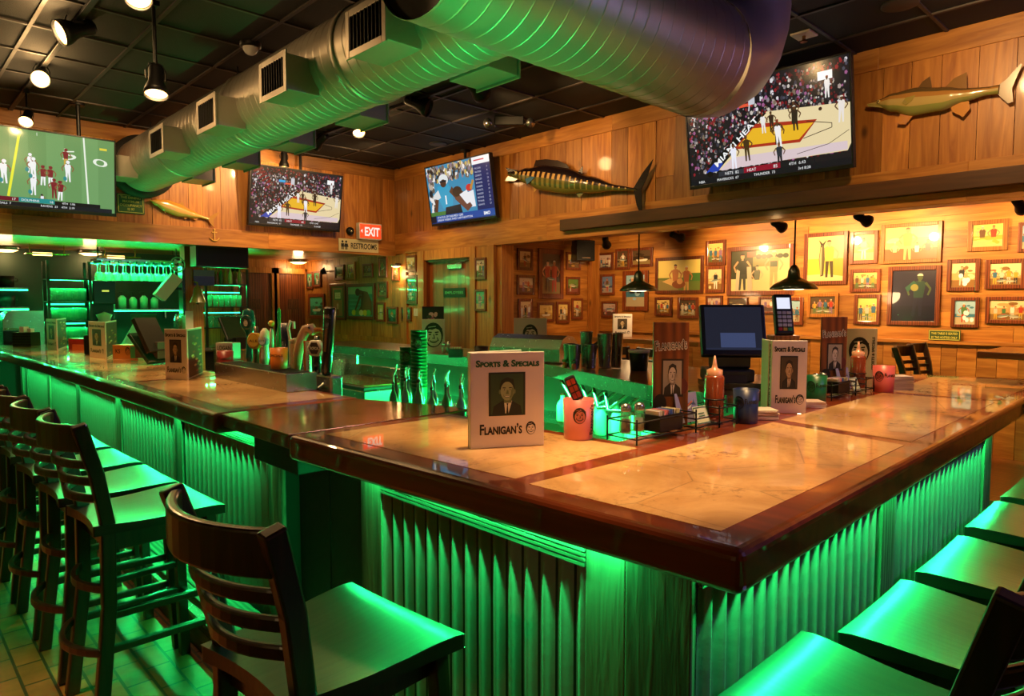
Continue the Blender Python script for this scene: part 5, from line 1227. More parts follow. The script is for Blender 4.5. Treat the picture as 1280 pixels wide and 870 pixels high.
    m = M(); m.col('#e4dace').text('Flanigan\u2019s', .05, 0, h_*.735, -.0012, sc=True, bold=.06, wid=w_*.91, rot=4); m.col('#1a1410').text('Flanigan\u2019s', .05, 0, h_*.737, -.0020, sc=True, bold=.005, wid=w_*.885, rot=4)
    m.col('#2a1a12').rect(-.036, .048, .11, .255, -.0012); m.T = Matrix.Translation((.006, 0, .118)); portrait(m, .07, .13, -.0016, 2); m.T = Matrix.Identity(4)
    m.col('#5a1a14').ell(.045, .15, .02, .03, -.0015); m.col('#1a0f0a').ell(-.04, .08, .025, .04, -.0016); m.build('print', 'paint', b)
    return t
caddy('black wire caddy at the inner bar corner, nearest the camera', 1.87, 1.36, 2.5, 1.335, 'near')
caddy('black wire caddy further along the right bar', 3.43, 1.335, 3.96, 1.32, 'far')
t = thing('coaster_stack', 'stack of pale coasters between the blue cup and the standing menu', 'coasters', (2.7, 1.33, zb)); m = M(); r = random.Random(2)
for k in range(9): m.col(r.choice(['#c8b8a8', '#b8a090', '#d8ccc0'])); x, y = r.uniform(-.004, .004), r.uniform(-.004, .004); m.T = Matrix.Rotation(r.uniform(-.1, .1)+FC, 4, 'Z'); m.box(-.05+x, .05+x, -.05+y, .05+y, k*.0045, k*.0045+.004)
m.build('coasters', 'paint', t)
t = thing('coaster_stack', 'low stack of pale coasters in front of the green cup', 'coasters', (3.18, 1.33, zb)); m = M()
for k in range(6): m.col(r.choice(['#c8b8a8', '#b8a090', '#d8ccc0'])); m.T = Matrix.Rotation(r.uniform(-.1, .1)+FC, 4, 'Z'); m.box(-.05, .05, -.05, .05, k*.0045, k*.0045+.004)
m.build('coasters', 'paint', t)
t = thing('napkin_stack', 'pile of white napkins at the far end beside the pink cup', 'napkins', (4.17, 1.27, zb)); m = M()
for k in range(14): m.col(r.choice(['#d8ccc8', '#c8bcc0', '#e0d8d0'])); m.T = Matrix.Rotation(r.uniform(-.15, .15)+FC, 4, 'Z'); m.box(-.06, .06, -.06, .06, k*.0055, k*.0055+.004)
m.build('napkins', 'paint', t)
dup(shaker('pepper shaker beside the green cup', (3.46, 1.45, zb), '#6a5a48'), (3.53, 1.46, zb), None, 'salt shaker beside the green cup')

# drip tray and tap handles on the left bar
dt = thing('drip_tray', 'stainless drip tray box below the beer taps', 'drip tray', (1.62, 3.46, ZT+.001))
M().box(0, .18, 0, 1.02, 0, .1).build('tray', 'steel', dt, .004); M().box(.015, .165, -.004, 0, .075, .097).build('end_lip', 'steel', dt); m = M()
for k in range(27): m.box(.02, .16, .03+k*.036, .05+k*.036, .1, .103)
m.build('grille', 'blackm', dt)
bt_ = thing('beer_tower', 'stainless beer tap pipe behind the drip tray', 'beer tower', (1.87, 3.4, .95)); M().box(-.03, .045, -.02, 1.6, 0, .2).build('pipe', 'steel', bt_, .012); M().box(-.02, .03, .1, .16, -.95, 0).box(-.02, .03, 1.4, 1.46, -.95, 0).build('support', 'steel', bt_); m = M()
for k in range(13): m.cyl((-.03, .06+k*.12, .15), (-.065, .06+k*.12, .13), .012, .009, 10)
m.build('faucets', 'steel', bt_)
GT = 'beer tap handles'
def tap(label, px, ytop, ybot, build, name='tap_handle', x=1.86):
    top, bot = U(px, ytop, 'x', x), U(px, ybot, 'x', x); bz = 1.152
    t = thing(name, label, 'tap handle', (bot.x, bot.y, bz), FC-R(20), GT); build(t, top.z-bz)
    M().cyl((0, 0, -.01), (0, 0, .03), .01, n=10).build('ferrule', 'steel', t); return t
def prof(c, *pts, sq=1., mat='shiny', extra=None, nm='handle'):
    def f(t, h):
        m = M().col(c); m.T = Matrix.Diagonal((1, sq, 1, 1)); m.lathe([(r, z*h) for r, z in pts], 16); m.build(nm, mat, t)
        if extra: extra(t, h)
    return f
def badge(c1, c2, z, r, txt=None, n=20, c3='#e8e0d0'):
    def f(t, h):
        m = M().col(c1); m.T = Matrix.Translation((0, -.012, z*h)) @ Matrix.Rotation(R(90), 4, 'X'); m.lathe([(r, -.012), (r, .012), (r*.85, .016), (0, .016)], n); m.build('badge', 'shiny', t)
        m = M().col(c2); m.ell(0, z*h, r*.72, r*.72, -.029, n)
        if txt == 'head': logo_head(m, 0, z*h, r*.55, -.0295, '#101010', '#d8d0c0')
        elif txt: m.col(c3).text(txt, r*.42, 0, z*h-r*.15, -.0296, wid=r*1.25, bold=.02)
        m.build('badge_print', 'paint', t)
    return f
tap('teal tap handle with a round head badge, leftmost of the taps', 312, 385, 455, prof('#0f5a58', (.0, 0), (.018, 0), (.03, .1), (.02, .4), (.02, .5), (.05, .65), (.055, .78), (.04, .95), (0, 1), sq=.5, extra=badge('#124a48', '#0c3a38', .74, .05, 'head')))
tap('yellow round-badged tap handle', 321, 408, 452, prof('#5a3018', (0, 0), (.015, 0), (.018, .4), (.012, 1), (0, 1), extra=badge('#c88a2c', '#e0b040', .62, .055, 'ALE', c3='#5a3010')))
tap('white sculpted tap handle with a pale blue round badge', 332, 410, 462, prof('#d8c8b0', (0, 0), (.02, 0), (.026, .2), (.022, .5), (.034, .75), (.028, .9), (.01, 1), (0, 1), extra=badge('#8a9ab8', '#c0ccdc', .66, .034, 'LITE', c3='#30406a')))
tap('thin tap handle topped with a yellow ball', 340, 397, 440, prof('#d8ccb0', (0, 0), (.012, 0), (.014, .7), (.009, .78), (0, .78), extra=lambda t, h: M().col('#d8a02c').ball((0, 0, h*.88), .02, 12).build('ball_top', 'shiny', t)))
tap('bright green bottle-shaped tap handle', 350, 384, 440, prof('#1a9a4a', (0, 0), (.02, 0), (.024, .3), (.024, .5), (.01, .7), (.01, .95), (0, 1)))
tap('dark navy blade tap handle', 357, 404, 440, prof('#1c2030', (0, 0), (.016, 0), (.028, .4), (.032, 1), (0, 1), sq=.5, extra=lambda t, h: M().col('#c8c8d0').text('LAGER', .02, 0, h*.5, -.018, rot=90).build('lettering', 'paint', t)))
tap('white hook-shaped tap handle', 363, 398, 440, lambda t, h: M().col('#ddd0c0').tube([(0, 0, 0), (0, 0, h*.6), (-.012, 0, h*.8), (.005, 0, h*.95), (.03, 0, h*.93), (.03, 0, h*.8)], .009, 10).build('handle', 'shiny', t))
def bird(t, h):
    m = M().col('#e0b898'); m.tube([(-.05, 0, 0), (-.045, 0, .3*h), (-.02, 0, .62*h), (.02, 0, .85*h), (.055, 0, .86*h), (.08, 0, .78*h)], [.02, .03, .028, .03, .032, .022], 12); m.build('head_and_neck', 'shiny', t)
    M().col('#d88a34').tube([(.075, 0, .82*h), (.12, 0, .84*h), (.16, 0, .74*h)], [.02, .014, .004], 10).build('beak', 'shiny', t); M().col('#101010').ball((.06, -.028, .88*h), .007, 8).build('eye', 'shiny', t)
tap('pelican head tap handle with an orange beak', 380, 402, 455, bird)
cp = U(349, 466, 'x', 1.76); t = cup('orange plastic cup with a head logo standing behind the drip tray', (1.712, U(349, 462, 'x', 1.712).y, 1.176), '#d87a24', .05, .12, FC-R(25), ink='#2a1608', text='Specials')
tap('cream cylinder tap handle with lettering', 370, 420, 466, prof('#d8c0a0', (0, 0), (.024, 0), (.03, .1), (.03, .8), (.034, .9), (0, .95), extra=lambda t, h: cyl_wrap(M().col('#3a4a7a').text('Mich', .024, 0, h*.78, -.002), .031).build('lettering', 'paint', t)), x=1.86)
tap('orange and white slab tap handle with upright lettering', 385, 426, 468, lambda t, h: (M().col('#d8722c').box(-.02, .02, -.012, .012, 0, h).build('handle', 'shiny', t, .003), M().col('#f0e8dc').box(-.004, .022, -.0135, -.012, .01, h*.98).col('#1c2a30').text('OCEAN LAB', .022, .013, h*.5, -.0145, rot=-90, wid=h*.8).build('lettering', 'paint', t)), x=1.86)
tap('dark tap handle with a hexagonal badge', 397, 420, 470, prof('#16181c', (0, 0), (.016, 0), (.024, .3), (.02, .6), (.014, 1), (0, 1), extra=badge('#d8d0c8', '#2a1a1c', .68, .052, 'TROPICAL', 6)), x=1.86)
def tall(t, h):
    m = M(); m.c = lin('#17100e'); m.T = Matrix.Rotation(R(5), 4, 'Y'); m.lathe([(0, 0), (.024, 0), (.026, .05*h), (.028, .3*h), (.034, .97*h), (.03, h), (0, h)], 18); m.build('handle', 'shiny', t)
    m = M().col('#c89a8c'); m.text('GUINNESS', .03, 0, .84*h, -.0015, wid=.075); m.rect(-.05, .05, .78*h, .79*h, -.0015); cyl_wrap(m, .034); m.v = [(x+.075*z, y, z) for x, y, z in m.v]; m.build('lettering', 'paint', t)
    M().col('#6a4a30').box(-.004, .01, -.031, -.027, .35*h, .7*h).build('gold_strip', 'shiny', t, rot=(0, R(5), 0))
tap('tall dark tapered tap handle at the right end of the taps', 408, 384, 474, tall, x=1.86)
p = U(294, 452, 'x', 1.87); t = thing('beer_caddy', 'grey box with dark lettering among the tap handles', 'box', (1.87, p.y+.12, 1.152), FC-R(20)); M().col('#9a9490').box(-.075, .075, -.04, .04, 0, .12).build('box', 'plastic', t, .003); m = M().col('#2a241f'); m.text('LOGAN', .04, 0, .07, -.0412, wid=.12, bold=.02); [m.rect(-.06, .06, .02+.012*k, .025+.012*k, -.0412) for k in range(3)]; m.build('lettering', 'paint', t)
# ------------------------------------------------------------------ back counter, POS and the things on it
ZK = 1.1
bc = thing('back_counter', 'wooden back counter with stainless inner edge behind the bar', 'counter', (3.1, 2.18, 0))
IN = [(3.02, 1.66), (3.1, 2.18), (3.64, 3.5), (3.6, 7.3)]; OUTP = [(4.35, 7.3), (4.4, 3.2), (4.0, 1.66)]
sh = lambda pts: [(x-3.1, y-2.18) for x, y in pts]
M().prism(sh(IN+OUTP)[::-1], ZK-.06, ZK).build('top', 'table', bc, .008)
m = M()
for (xa, ya), (xb, yb) in zip(IN, IN[1:]):
    d = Vector((xb-xa, yb-ya, 0)).normalized(); n = Vector((-d.y, d.x, 0))*.012
    m.prism(sh([(xa, ya), (xb, yb), (xb+n.x, yb+n.y), (xa+n.x, ya+n.y)])[::-1], ZK-.08, ZK+.004)
m.build('steel_edge', 'steel', bc)
M().prism(sh([(3.55, 1.7), (3.62, 2.1), (4.1, 3.5), (4.08, 7.25), (4.25, 7.25), (4.3, 3.2), (3.95, 1.7)])[::-1], 0, ZK-.06).build('base', 'liner', bc)
m = M(); m.prism(sh([(3.25, 2.2), (3.8, 3.5), (3.78, 7.2), (4.08, 7.2), (4.1, 3.5), (3.6, 2.1)])[::-1], .63, .66); m.build('under_shelf', 'steel', bc)
# bottles and bins under the counter
cols = ['#e8f4ec', '#c8d8c0', '#58a070', '#d8e0d0', '#7a6a40']
def bottle(label, loc, col='#9fc8a8', h=.26, group='bottles', mat='shiny', pour=True, s=1.):
    t = thing('bottle', label, 'bottle', loc, 0, group)
    M().col(col).lathe([(0, 0), (.036*s, 0), (.038*s, .01), (.038*s, h*.55), (.03*s, h*.66), (.014*s, h*.76), (.013*s, h*.93), (0, h*.93)], 14).build('body', mat, t)
    M().col('#c8352c' if not pour else '#1a1a1c').cyl((0, 0, h*.93), (0, 0, h), .015*s, n=10).build('cap', 'shiny', t)
    if pour: M().tube([(0, 0, h), (0, 0, h+.03), (.012, 0, h+.055)], .005, 6).build('pourer', 'steel', t)
    return t
r = random.Random(9)
b0 = None
for k in range(13):
    u = k/12; x, y = 3.38+.42*u+.06*(k % 2), 2.35+1.1*u
    lab = 'pale bottle or jug on the green-lit shelf under the back counter'
    if b0 is None: b0 = bottle(lab, (x, y, .661), '#cfe8d8', .3, 'bottles under the back counter', 'shiny', False)
    else: dup(b0, (x, y, .661), None, lab, 'bottles under the back counter', (1.2, 1.2, .6+.3*r.random()))
t = thing('drink_hose', 'loose drink hoses hanging under the back counter', 'hose', (3.4, 2.6, .9)); m = M()
for k in range(5): m.tube([(-.06+.08*k, -.2+.14*k, .1), (-.12+.08*k, -.1+.14*k, .0), (-.06+.05*k, .05+.12*k, -.02), (.0+.06*k, .12+.15*k, .1)], .012, 8)
m.build('hoses', 'steel', t)
# order screen and card terminal
pos = U(920, 452, 'z', 1.25); t = thing('order_screen', 'black touch order screen standing on the back counter by the near menu', 'screen', (3.36, 1.83, ZK+.002), FC-R(4))
m = M(); m.T = Matrix.Translation((.0, 0, .31)) @ Matrix.Rotation(R(-18), 4, 'X'); m.box(-.17, .17, -.015, .03, -.15, .135); o = m.build('housing', 'black', t, .008)
m = M(); T = Matrix.Translation((.0, 0, .31)) @ Matrix.Rotation(R(-18), 4, 'X'); m.T = T; m.col('#20222e').rect(-.148, .148, -.118, .118, -.0165); m.col('#3c4668').rect(-.07, .11, -.105, -.025, -.017); m.col('#262a3c').rect(-.148, .148, -.118, -.108, -.0172); m.build('screen', 'screen', t)  # blue-grey patch is a reflection painted into the dark screen
m = M(); m.box(-.14, .1, -.08, .14, .034, .1); m.box(-.1, .1, .0, .12, .1, .28); m.build('base', 'black', t, .01); M().box(-.1, .06, -.085, -.08, .03, .07).build('printer_slot', 'grid', t)
M().box(-.15, .12, -.12, .14, -.03, 0).build('drawer', 'darkgreen', t, loc=(0, 0, .032))
t = thing('card_terminal', 'lit card payment terminal on a pale block beside the order screen', 'card terminal', (3.60, 1.66, ZK+.002), FC-R(4)); t.scale = (1.15,)*3; k = .058
M().box(-.06, .06, -.04, .06, 0, .24).build('stand', 'frame_light', t, .004)
T = Matrix.Translation((0, -.01, .24)) @ Matrix.Rotation(R(-18), 4, 'X'); m = M(); m.T = T; m.box(-.043, .043, -.015, .02, .0, .2); m.build('body', 'black', t, .01)
m = M(); m.T = T; m.col('#e8ecff').rect(-.03, .03, .125, .18, -.0165); m.build('screen', 'screen', t)
m = M(); m.T = T
for j in range(5):
    for i in range(3): m.col(['#c8382c', '#d8b030', '#2c9a4a'][i] if j == 0 else '#c8ccd8'); m.box(-.031+.022*i, -.013+.022*i, -.019, -.0152, .018+.02*j, .032+.02*j)
m.build('keypad', 'plastic', t)
# rounded stainless bin, shaker tumblers
t = thing('condiment_bin', 'stainless roll-top condiment bin with a dark green front', 'bin', (3.86, 3.75, ZK+.006), R(100))
m = M(); P = [(0, 0), (0, .1), (.03, .15), (.09, .19), (.17, .2), (.24, .17), (.28, .1), (.28, 0)]
m.add([(-.3, y-.1, z) for y, z in P]+[(.36, y-.1, z) for y, z in P], [(i, i+1, 9+i, 8+i)[::-1] for i in range(1, 7)]+[tuple(range(8)), tuple(range(8, 16))[::-1]], False); m.build('roll_top', 'steel', t)
M().box(-.3, .36, -.104, -.1, 0, .1).build('front', 'darkgreen', t); M().box(.2, .36, -.107, -.104, .02, .03).build('badge', 'steel', t); M().tube([(-.3, .0, .05), (-.42, -.05, .1), (-.5, -.1, .17)], .012, 8).build('lever', 'blackm', t)
s0 = None
for k, (dx, dy, n) in enumerate(((0, 0, 1.), (.1, -.06, 1.), (.17, -.14, 1.45), (.06, .1, 1.), (.16, .03, 1.5), (.25, -.05, 1.4), (.27, -.15, 1.45))):
    lab = 'stainless shaker tumbler in the cluster beside the roll-top bin'
    loc = (3.50+dx, 3.02+dy+.05, ZK+.005)
    if s0 is None:
        s0 = thing('shaker_tumbler', lab, 'tumbler', loc, 0, 'stainless shaker tumblers'); M().lathe([(.032, 0), (.034, .005), (.044, .16), (.046, .165), (.042, .165), (.03, .01), (0, .01)], 20).build('cup', 'steel', s0); M().tube([(.0445*math.cos(R(a)), .0445*math.sin(R(a)), .163) for a in range(0, 360, 20)], .002, 6, True).build('rim', 'steel', s0)
    else: dup(s0, loc, None, lab, 'stainless shaker tumblers', (1, 1, n))
for k, (px, py, lab) in enumerate(((705, 461, 'orange garnish bottle in front of the shaker tumblers, left one'), (716, 463, 'orange garnish bottle in front of the shaker tumblers, right one'))):
    p = U(px, py, 'z', ZK); t = thing('garnish_jar', lab, 'jar', (p.x+.02, p.y+.01, ZK+.005), 0, 'garnish jars'); M().col('#d87a24').lathe([(0, 0), (.018, 0), (.016, .03), (.008, .04), (0, .04)], 12).build('jar', 'shiny', t); m = M().col('#3a7a34'); [m.ball((.012*math.cos(q), .012*math.sin(q), .05), .011, 6) for q in (0, 2, 4)]; m.build('leaves', 'shiny', t)
p = U(806, 466, 'z', ZK); t = thing('garnish_tub', 'dark green tub with a white rim at the end of the back counter', 'tub', (p.x+.1, p.y+.12, ZK), 0); M().lathe([(0, 0), (.055, 0), (.068, .12)], 20).build('tub', 'darkgreen', t); M().lathe([(.068, .12), (.073, .125), (.073, .14), (.066, .14), (.06, .06), (0, .06)], 20).build('rim', 'white', t)
a, b = U(634, 428, 'z', ZK+.03), U(668, 428, 'z', ZK+.03); menu_front('white menu with a head logo behind the roll-top bin', (4.16, 4.36), (4.34, 4.13), (4.37, 4.3), 0, side='icon', z=ZK)
# far items on the back counter, left of the near menu
a = U(531, 440, 'z', ZK); t = thing('drinks_board', 'tall narrow drinks board standing on the back counter before the wooden door', 'menu board', (a.x+.06, a.y-.05, ZK), FC+R(14), 'drinks boards'); M().box(-.1, .1, 0, .012, 0, .42).build('board', 'black', t, .002); m = M(); rr = random.Random(8); m.col('#16301f').rect(-.095, .095, .01, .41, -.0012)
for k in range(34): m.col(rr.choice(['#c8a8a0', '#8a4a58', '#d8d0c0', '#30503a', '#a86a78'])); m.ell(rr.uniform(-.06, .06), rr.uniform(.08, .36), .025, .018, -.0015-.00002*k, 7, rot=rr.uniform(0, 90))
m.build('print', 'paint', t)
a = U(512, 440, 'z', ZK); t = thing('logo_card', 'white card with a black head logo before the small framed photos', 'card', (min(a.x, 4.25), a.y*.93, ZK), FC+R(5)); M().box(-.1, .1, 0, .008, 0, .31).build('card', 'white', t, .002); m = M(); logo_head(m, 0, .17, .11, -.0012); m.build('print', 'paint', t)
for px, dy, c, lab in ((549, 0, '#e8e0d8', 'salt shaker beside the tall board on the back counter'), (555, 0, '#7a6a58', 'pepper shaker beside the tall board on the back counter')):
    a = U(px, 443, 'z', ZK); shaker(lab, (a.x+.05, a.y, ZK+.005), c)
a = U(563, 447, 'z', ZK); t = thing('sugar_box', 'dark sugar box beside the shakers on the back counter', 'sugar box', (a.x+.06, a.y, ZK), FC, 'sugar boxes'); M().box(-.06, .06, -.05, .05, 0, .07).build('box', 'black', t, .004); m = M()
for k in range(14): m.col(['#ddd6cc', '#d8808a', '#e6d9b0'][k % 3]); m.box(-.05+.007*k, -.046+.007*k, -.035, .035, .03, .085)
m.build('packets', 'plastic', t)
a = U(597, 447, 'z', ZK); t = thing('ashtray_cup', 'short dark brown cup on the back counter left of the near menu', 'cup', (a.x+.04, a.y, ZK)); M().col('#3a1c14').lathe([(0, 0), (.05, 0), (.06, .09), (.055, .09), (.045, .01), (0, .01)], 20).build('body', 'plastic', t); M().col('#2a120c').tube([(.058*math.cos(R(q)), .058*math.sin(R(q)), .09) for q in range(0, 360, 20)], .004, 6, True).build('rim', 'plastic', t)
# green cup stacks, bottle rail, cooler inside the bar
sr = thing('bottle_rail', 'stainless bottle rail and shelf inside the bar behind the flap', 'bottle rail', (2.0, 2.2, 0)); m = M(); m.box(.0, .14, .12, .95, .92, .93); m.box(0, .004, .12, .95, .93, 1.0); m.box(.136, .14, .12, .95, .93, 1.0); m.box(.02, .12, .14, .16, 0, .92); m.box(.02, .12, .9, .92, 0, .92); m.build('rail', 'steel', sr)
M().box(.15, .45, .3, .95, .96, .975).box(.2, .24, .32, .36, 0, .96).box(.36, .4, .88, .92, 0, .96).box(.2, .24, .88, .92, 0, .96).build('shelf', 'steel', sr)
bb0 = None
for k in range(14):
    y = 2.39+.057*k; x = 2.04+.055*(k % 2); lab = 'liquor bottle with a metal pourer in the rail behind the copper flap'; c = ['#4a9a68', '#5a3a1c', '#7ac098', '#1f4a30'][k % 4]
    bottle(lab, (x, y, .931), c, .23 if k % 3 else .2, 'rail bottles', s=.6)
gs = 'stacks of green plastic cups'
for px, ya, yb, lab in ((510, 432, 498, 'shorter stack of green plastic cups behind the copper flap'), (524, 411, 495, 'taller stack of green plastic cups behind the copper flap')):
    loc = (2.2, 2.96) if px == 510 else (2.28, 2.9); loc = Vector((*U(px, 470, 'x', 2.26).to_2d(), .976))
    top = U(px, ya, 'x', 2.26).z; n = int((top-.976-.1)/.02)
    t = thing('cup_stack', lab, 'cup stack', loc, FC, gs); m = M().col('#0f6a34')
    for k in range(n+1): m.lathe([(.04, .02*k), (.046, .02*k+.1), (.048, .02*k+.1), (.048, .02*k+.104), (.044, .02*k+.104)], 20)
    m.build('cups', 'plastic', t)
    m = M(); logo_head(m, 0, (top-.976)*.82, .03, -.001, '#06301a', '#3a9a5a'); cyl_wrap(m, .05); m.build('logo_print', 'paint', t)
ib = thing('ice_chest', 'low stainless ice chest with a flat dark-rimmed lid inside the bar', 'ice chest', (2.45, 4.05, 0)); m = M(); m.box(0, .42, 0, .78, 0, .95); m.build('body', 'steel', ib, .008); M().box(.0, .42, .0, .78, .95, .975).build('lid_rim', 'black', ib, .004); M().box(.03, .39, .04, .74, .975, .98).build('lid', 'copper', ib); M().box(.42, .45, 0, .8, .6, 1.06).build('back_splash', 'steel', ib)
# clear tub of colourful cups and jars by the ice chest
sh2 = thing('work_shelf', 'stainless work shelf inside the bar carrying cups and jars', 'shelf', (2.6, 4.95, 0)); M().box(0, .35, 0, 1.2, .92, .94).build('top', 'steel', sh2, .003); m = M(); [m.box(x, x+.03, y, y+.03, 0, .92) for x in (0, .32) for y in (0, 1.17)]; m.build('legs_frame', 'steel', sh2); M().box(.33, .35, 0, 1.2, .94, 1.12).build('back_panel', 'steel', sh2)
for k, (c, lab) in enumerate((('#8a4a24', 'brown plastic cup stack on the work shelf'), ('#2c4a34', 'dark green plastic cup stack on the work shelf'), ('#d8704a', 'orange plastic cup stack on the work shelf'), ('#20303a', 'dark blue plastic cup stack on the work shelf'))):
    t = thing('cup_stack', lab, 'cup stack', (2.68, 5.02+.13*k, .941), FC, 'coloured cup stacks'); m = M().col(c)
    for j in range(5): m.lathe([(.045, .018*j), (.052, .018*j+.12), (.054, .018*j+.124), (.048, .018*j+.124)], 18)
    m.build('cups', 'plastic', t)
gl0 = None
def tumbler(lab, loc, group):
    t = thing('drinking_glass', lab, 'glass', loc, 0, group); M().lathe([(0, 0), (.03, 0), (.033, .004), (.04, .14), (.038, .14), (.03, .012), (0, .012)], 14).build('bowl', 'glass', t); return t
for k in range(9):
    lab = 'clear glass on the work shelf behind the tall tap handle'; loc = (2.78+.085*(k % 2), 5.0+.1*k, .941)
    gl0 = tumbler(lab, loc, 'glasses on the work shelf') if gl0 is None else (dup(gl0, loc, None, lab, 'glasses on the work shelf'), gl0)[1]
t = thing('dark_bottle', 'dark slim bottle standing left of the near menu, inside the bar', 'bottle', (2.04, 2.33, .931)); M().col('#14161e').lathe([(0, 0), (.03, 0), (.03, .2), (.02, .23), (0, .23)], 14).build('body', 'shiny', t); M().col('#d8e8e0').lathe([(.02, .23), (.016, .29), (.03, .3), (.03, .36), (0, .37)], 14).build('white_cap', 'shiny', t)  # dark slim bottle with a pale cap, not a mill

# ------------------------------------------------------------------ alcove tables and chairs
def tbl(label, x0, x1, y0, y1, z):
    t = thing('alcove_table', label, 'table', ((x0+x1)/2, (y0+y1)/2, .15), 0, 'alcove tables'); w, d = (x1-x0)/2, (y1-y0)/2; h = z-.15
    M().box(-w, w, -d, d, h-.05, h).build('table_top', 'table', t, .006); M().box(-.04, .04, -.04, .04, .03, h-.05).build('column', 'blackm', t); M().box(-.3, .3, -.05, .05, 0, .03).box(-.05, .05, -.3, .3, 0, .03).build('foot', 'blackm', t); return t
tbl('wooden alcove table at the right, cut by the photo edge', 6.03, 6.85, -.4, 1.3, 1.19)
tbl('wooden alcove table under the left green pendant, carrying a small menu', 5.95, 6.75, 3.6, 5.0, 1.17)
menu_front('small sports menu on the far alcove table under the left pendant', (6.1, 4.78), (6.24, 4.62), (6.3, 4.74), 0, h=.26, z=1.17)
for x, y, rz, lab in ((6.25, 1.62, -90, 'dark chair back left of the right alcove table, nearer one'), (6.75, 1.66, -90, 'dark chair back left of the right alcove table, farther one')):
    dup(st0, (x, y, .15), R(rz), lab, 'alcove chairs', (.92, .92, .92))
for x, y, rz, lab in ((5.78, 4.35, 0, 'dark chair in front of the left alcove table, left one'), (5.78, 3.85, 0, 'dark chair in front of the left alcove table, right one')):
    dup(st0, (x, y, .15), R(rz), lab, 'alcove chairs', (.85, .85, .85))

# ------------------------------------------------------------------ service bar under the far soffit
YC = 10.0
sb = thing('service_counter', 'stainless service counter along the far wall', 'counter', (0, YC, 0)); M().box(-.6, 4.3, .0, .75, .86, .92).build('top', 'steel', sb, .005); M().box(-.6, 4.3, .08, .74, 0, .86).build('base', 'greenpanel', sb)
def rack(label, x0, x1, zs, ztop, y0=YC+.1, y1=YC+.4):
    t = thing('glass_rack', label, 'shelf unit', (x0, y0, .92), 0, 'shelf units'); w = x1-x0; d = y1-y0
    for x in (0, w-.03):
        for y in (0, d-.03): M().box(x, x+.03, y, y+.03, 0, ztop-.92).build('post', 'grid', t)
    for z in zs: M().box(0, w, 0, d, z-.92-.015, z-.92).build('shelf', 'grid', t)
    m = M(); [m.box(.03, w-.03, d-.02, d-.012, z-.92+.2, z-.92+.215) for z in zs[:2]]; m.build('led_bar', 'led', t)
    return t
rack('steel shelf unit with glasses left of the stemware rack', 1.66, 2.14, (1.08, 1.33, 1.58, 1.86), 2.08)
rack('steel shelf unit with bottles and glasses right of the wooden post', 3.55, 4.18, (1.2, 1.5, 1.83), 2.05)
g0 = tumbler('clear glass in the left steel shelf unit', (1.75, YC+.2, 1.331), 'glasses in the left shelf unit')
for z, n in ((1.331, 5), (1.581, 5), (1.081, 5)):
    for j in range(2):
        for k in range(n):
            if z == 1.331 and j == 0 and k == 0: continue
            dup(g0, (1.74+.08*k, YC+.2+.1*j, z), None, 'clear glass in the left steel shelf unit', 'glasses in the left shelf unit', (1, 1, 1.15))
for z, n in ((1.201, 6), (1.501, 6)):
    for k in range(n): dup(g0, (3.64+.085*k, YC+.2, z), None, 'clear glass in the right steel shelf unit', 'glasses in the right shelf unit', (1, 1, 1.2))
for k in range(8):
    c = ['#6a2a1c', '#c8a060', '#7a1c20', '#2a5a3a', '#a86a2c', '#d8d0b0'][k % 6]; bottle('liquor bottle on top of the right steel shelf unit', (3.63+.068*k, YC+.25, 1.831), c, .26, 'bottles on the right shelf unit', pour=False, s=.75)
# stemware rack
sw = thing('stemware_rack', 'hanging stemware rack full of upturned glasses over the service bar', 'rack', (2.2, YC+.05, 2.1)); M().box(0, 1.02, 0, .35, 0, .03).build('board', 'steel', sw); m = M(); [m.box(.03+.105*k, .05+.105*k, 0, .35, -.03, 0) for k in range(10)]; m.build('runners', 'blackm', sw); M().box(.0, 1.02, .33, .34, -.03, -.015).build('led_bar', 'led', sw); m = M(); [m.cyl((x, .17, .03), (x, .17, ZB-2.1), .008, n=8) for x in (.05, .97)]; m.build('hanger', 'blackm', sw)
w0 = None
for j in range(2):
    for k in range(10):
        loc = (2.25+.1*k, YC+.13+.14*j, 1.85); lab = 'upturned wine glass hanging in the stemware rack'
        if w0 is None:
            w0 = thing('wine_glass', lab, 'wine glass', loc, 0, 'hanging wine glasses'); M().lathe([(.034, 0), (.042, .04), (.04, .075), (.02, .1), (.005, .11)], 14, caps=False).build('bowl', 'glass', w0); M().lathe([(.005, .11), (.004, .2), (.03, .212), (.032, .218), (0, .22)], 12).build('stem', 'glass', w0)
        else: dup(w0, loc, None, lab, 'hanging wine glasses')
# long shelf with pale jars
ls = thing('wall_shelf', 'stainless wall shelf below the stemware rack with pale jars', 'shelf', (2.42, YB-.4, 1.47)); M().box(0, 1.0, 0, .36, -.02, 0).build('board', 'steel', ls); M().box(0, 1.0, .0, .012, -.035, -.02).build('led_bar', 'led', ls); m = M(); [m.box(x, x+.02, .3, .36, -.14, -.02) for x in (.1, .85)]; m.build('bracket', 'steel', ls)
for k in range(5):
    t = thing('pump_bottle', 'pale syrup bottle on the wall shelf below the stemware', 'bottle', (2.53+.14*k, YB-.25, 1.471), 0, 'syrup bottles'); M().col('#8fd8b0').lathe([(0, 0), (.05, 0), (.052, .13+.02*(k % 2)), (.02, .17+.02*(k % 2)), (0, .17+.02*(k % 2))], 14).build('body', 'plastic', t); M().col('#20241f').tube([(0, 0, .17), (0, 0, .24), (-.05, 0, .235)], .008, 8).build('pump', 'plastic', t)
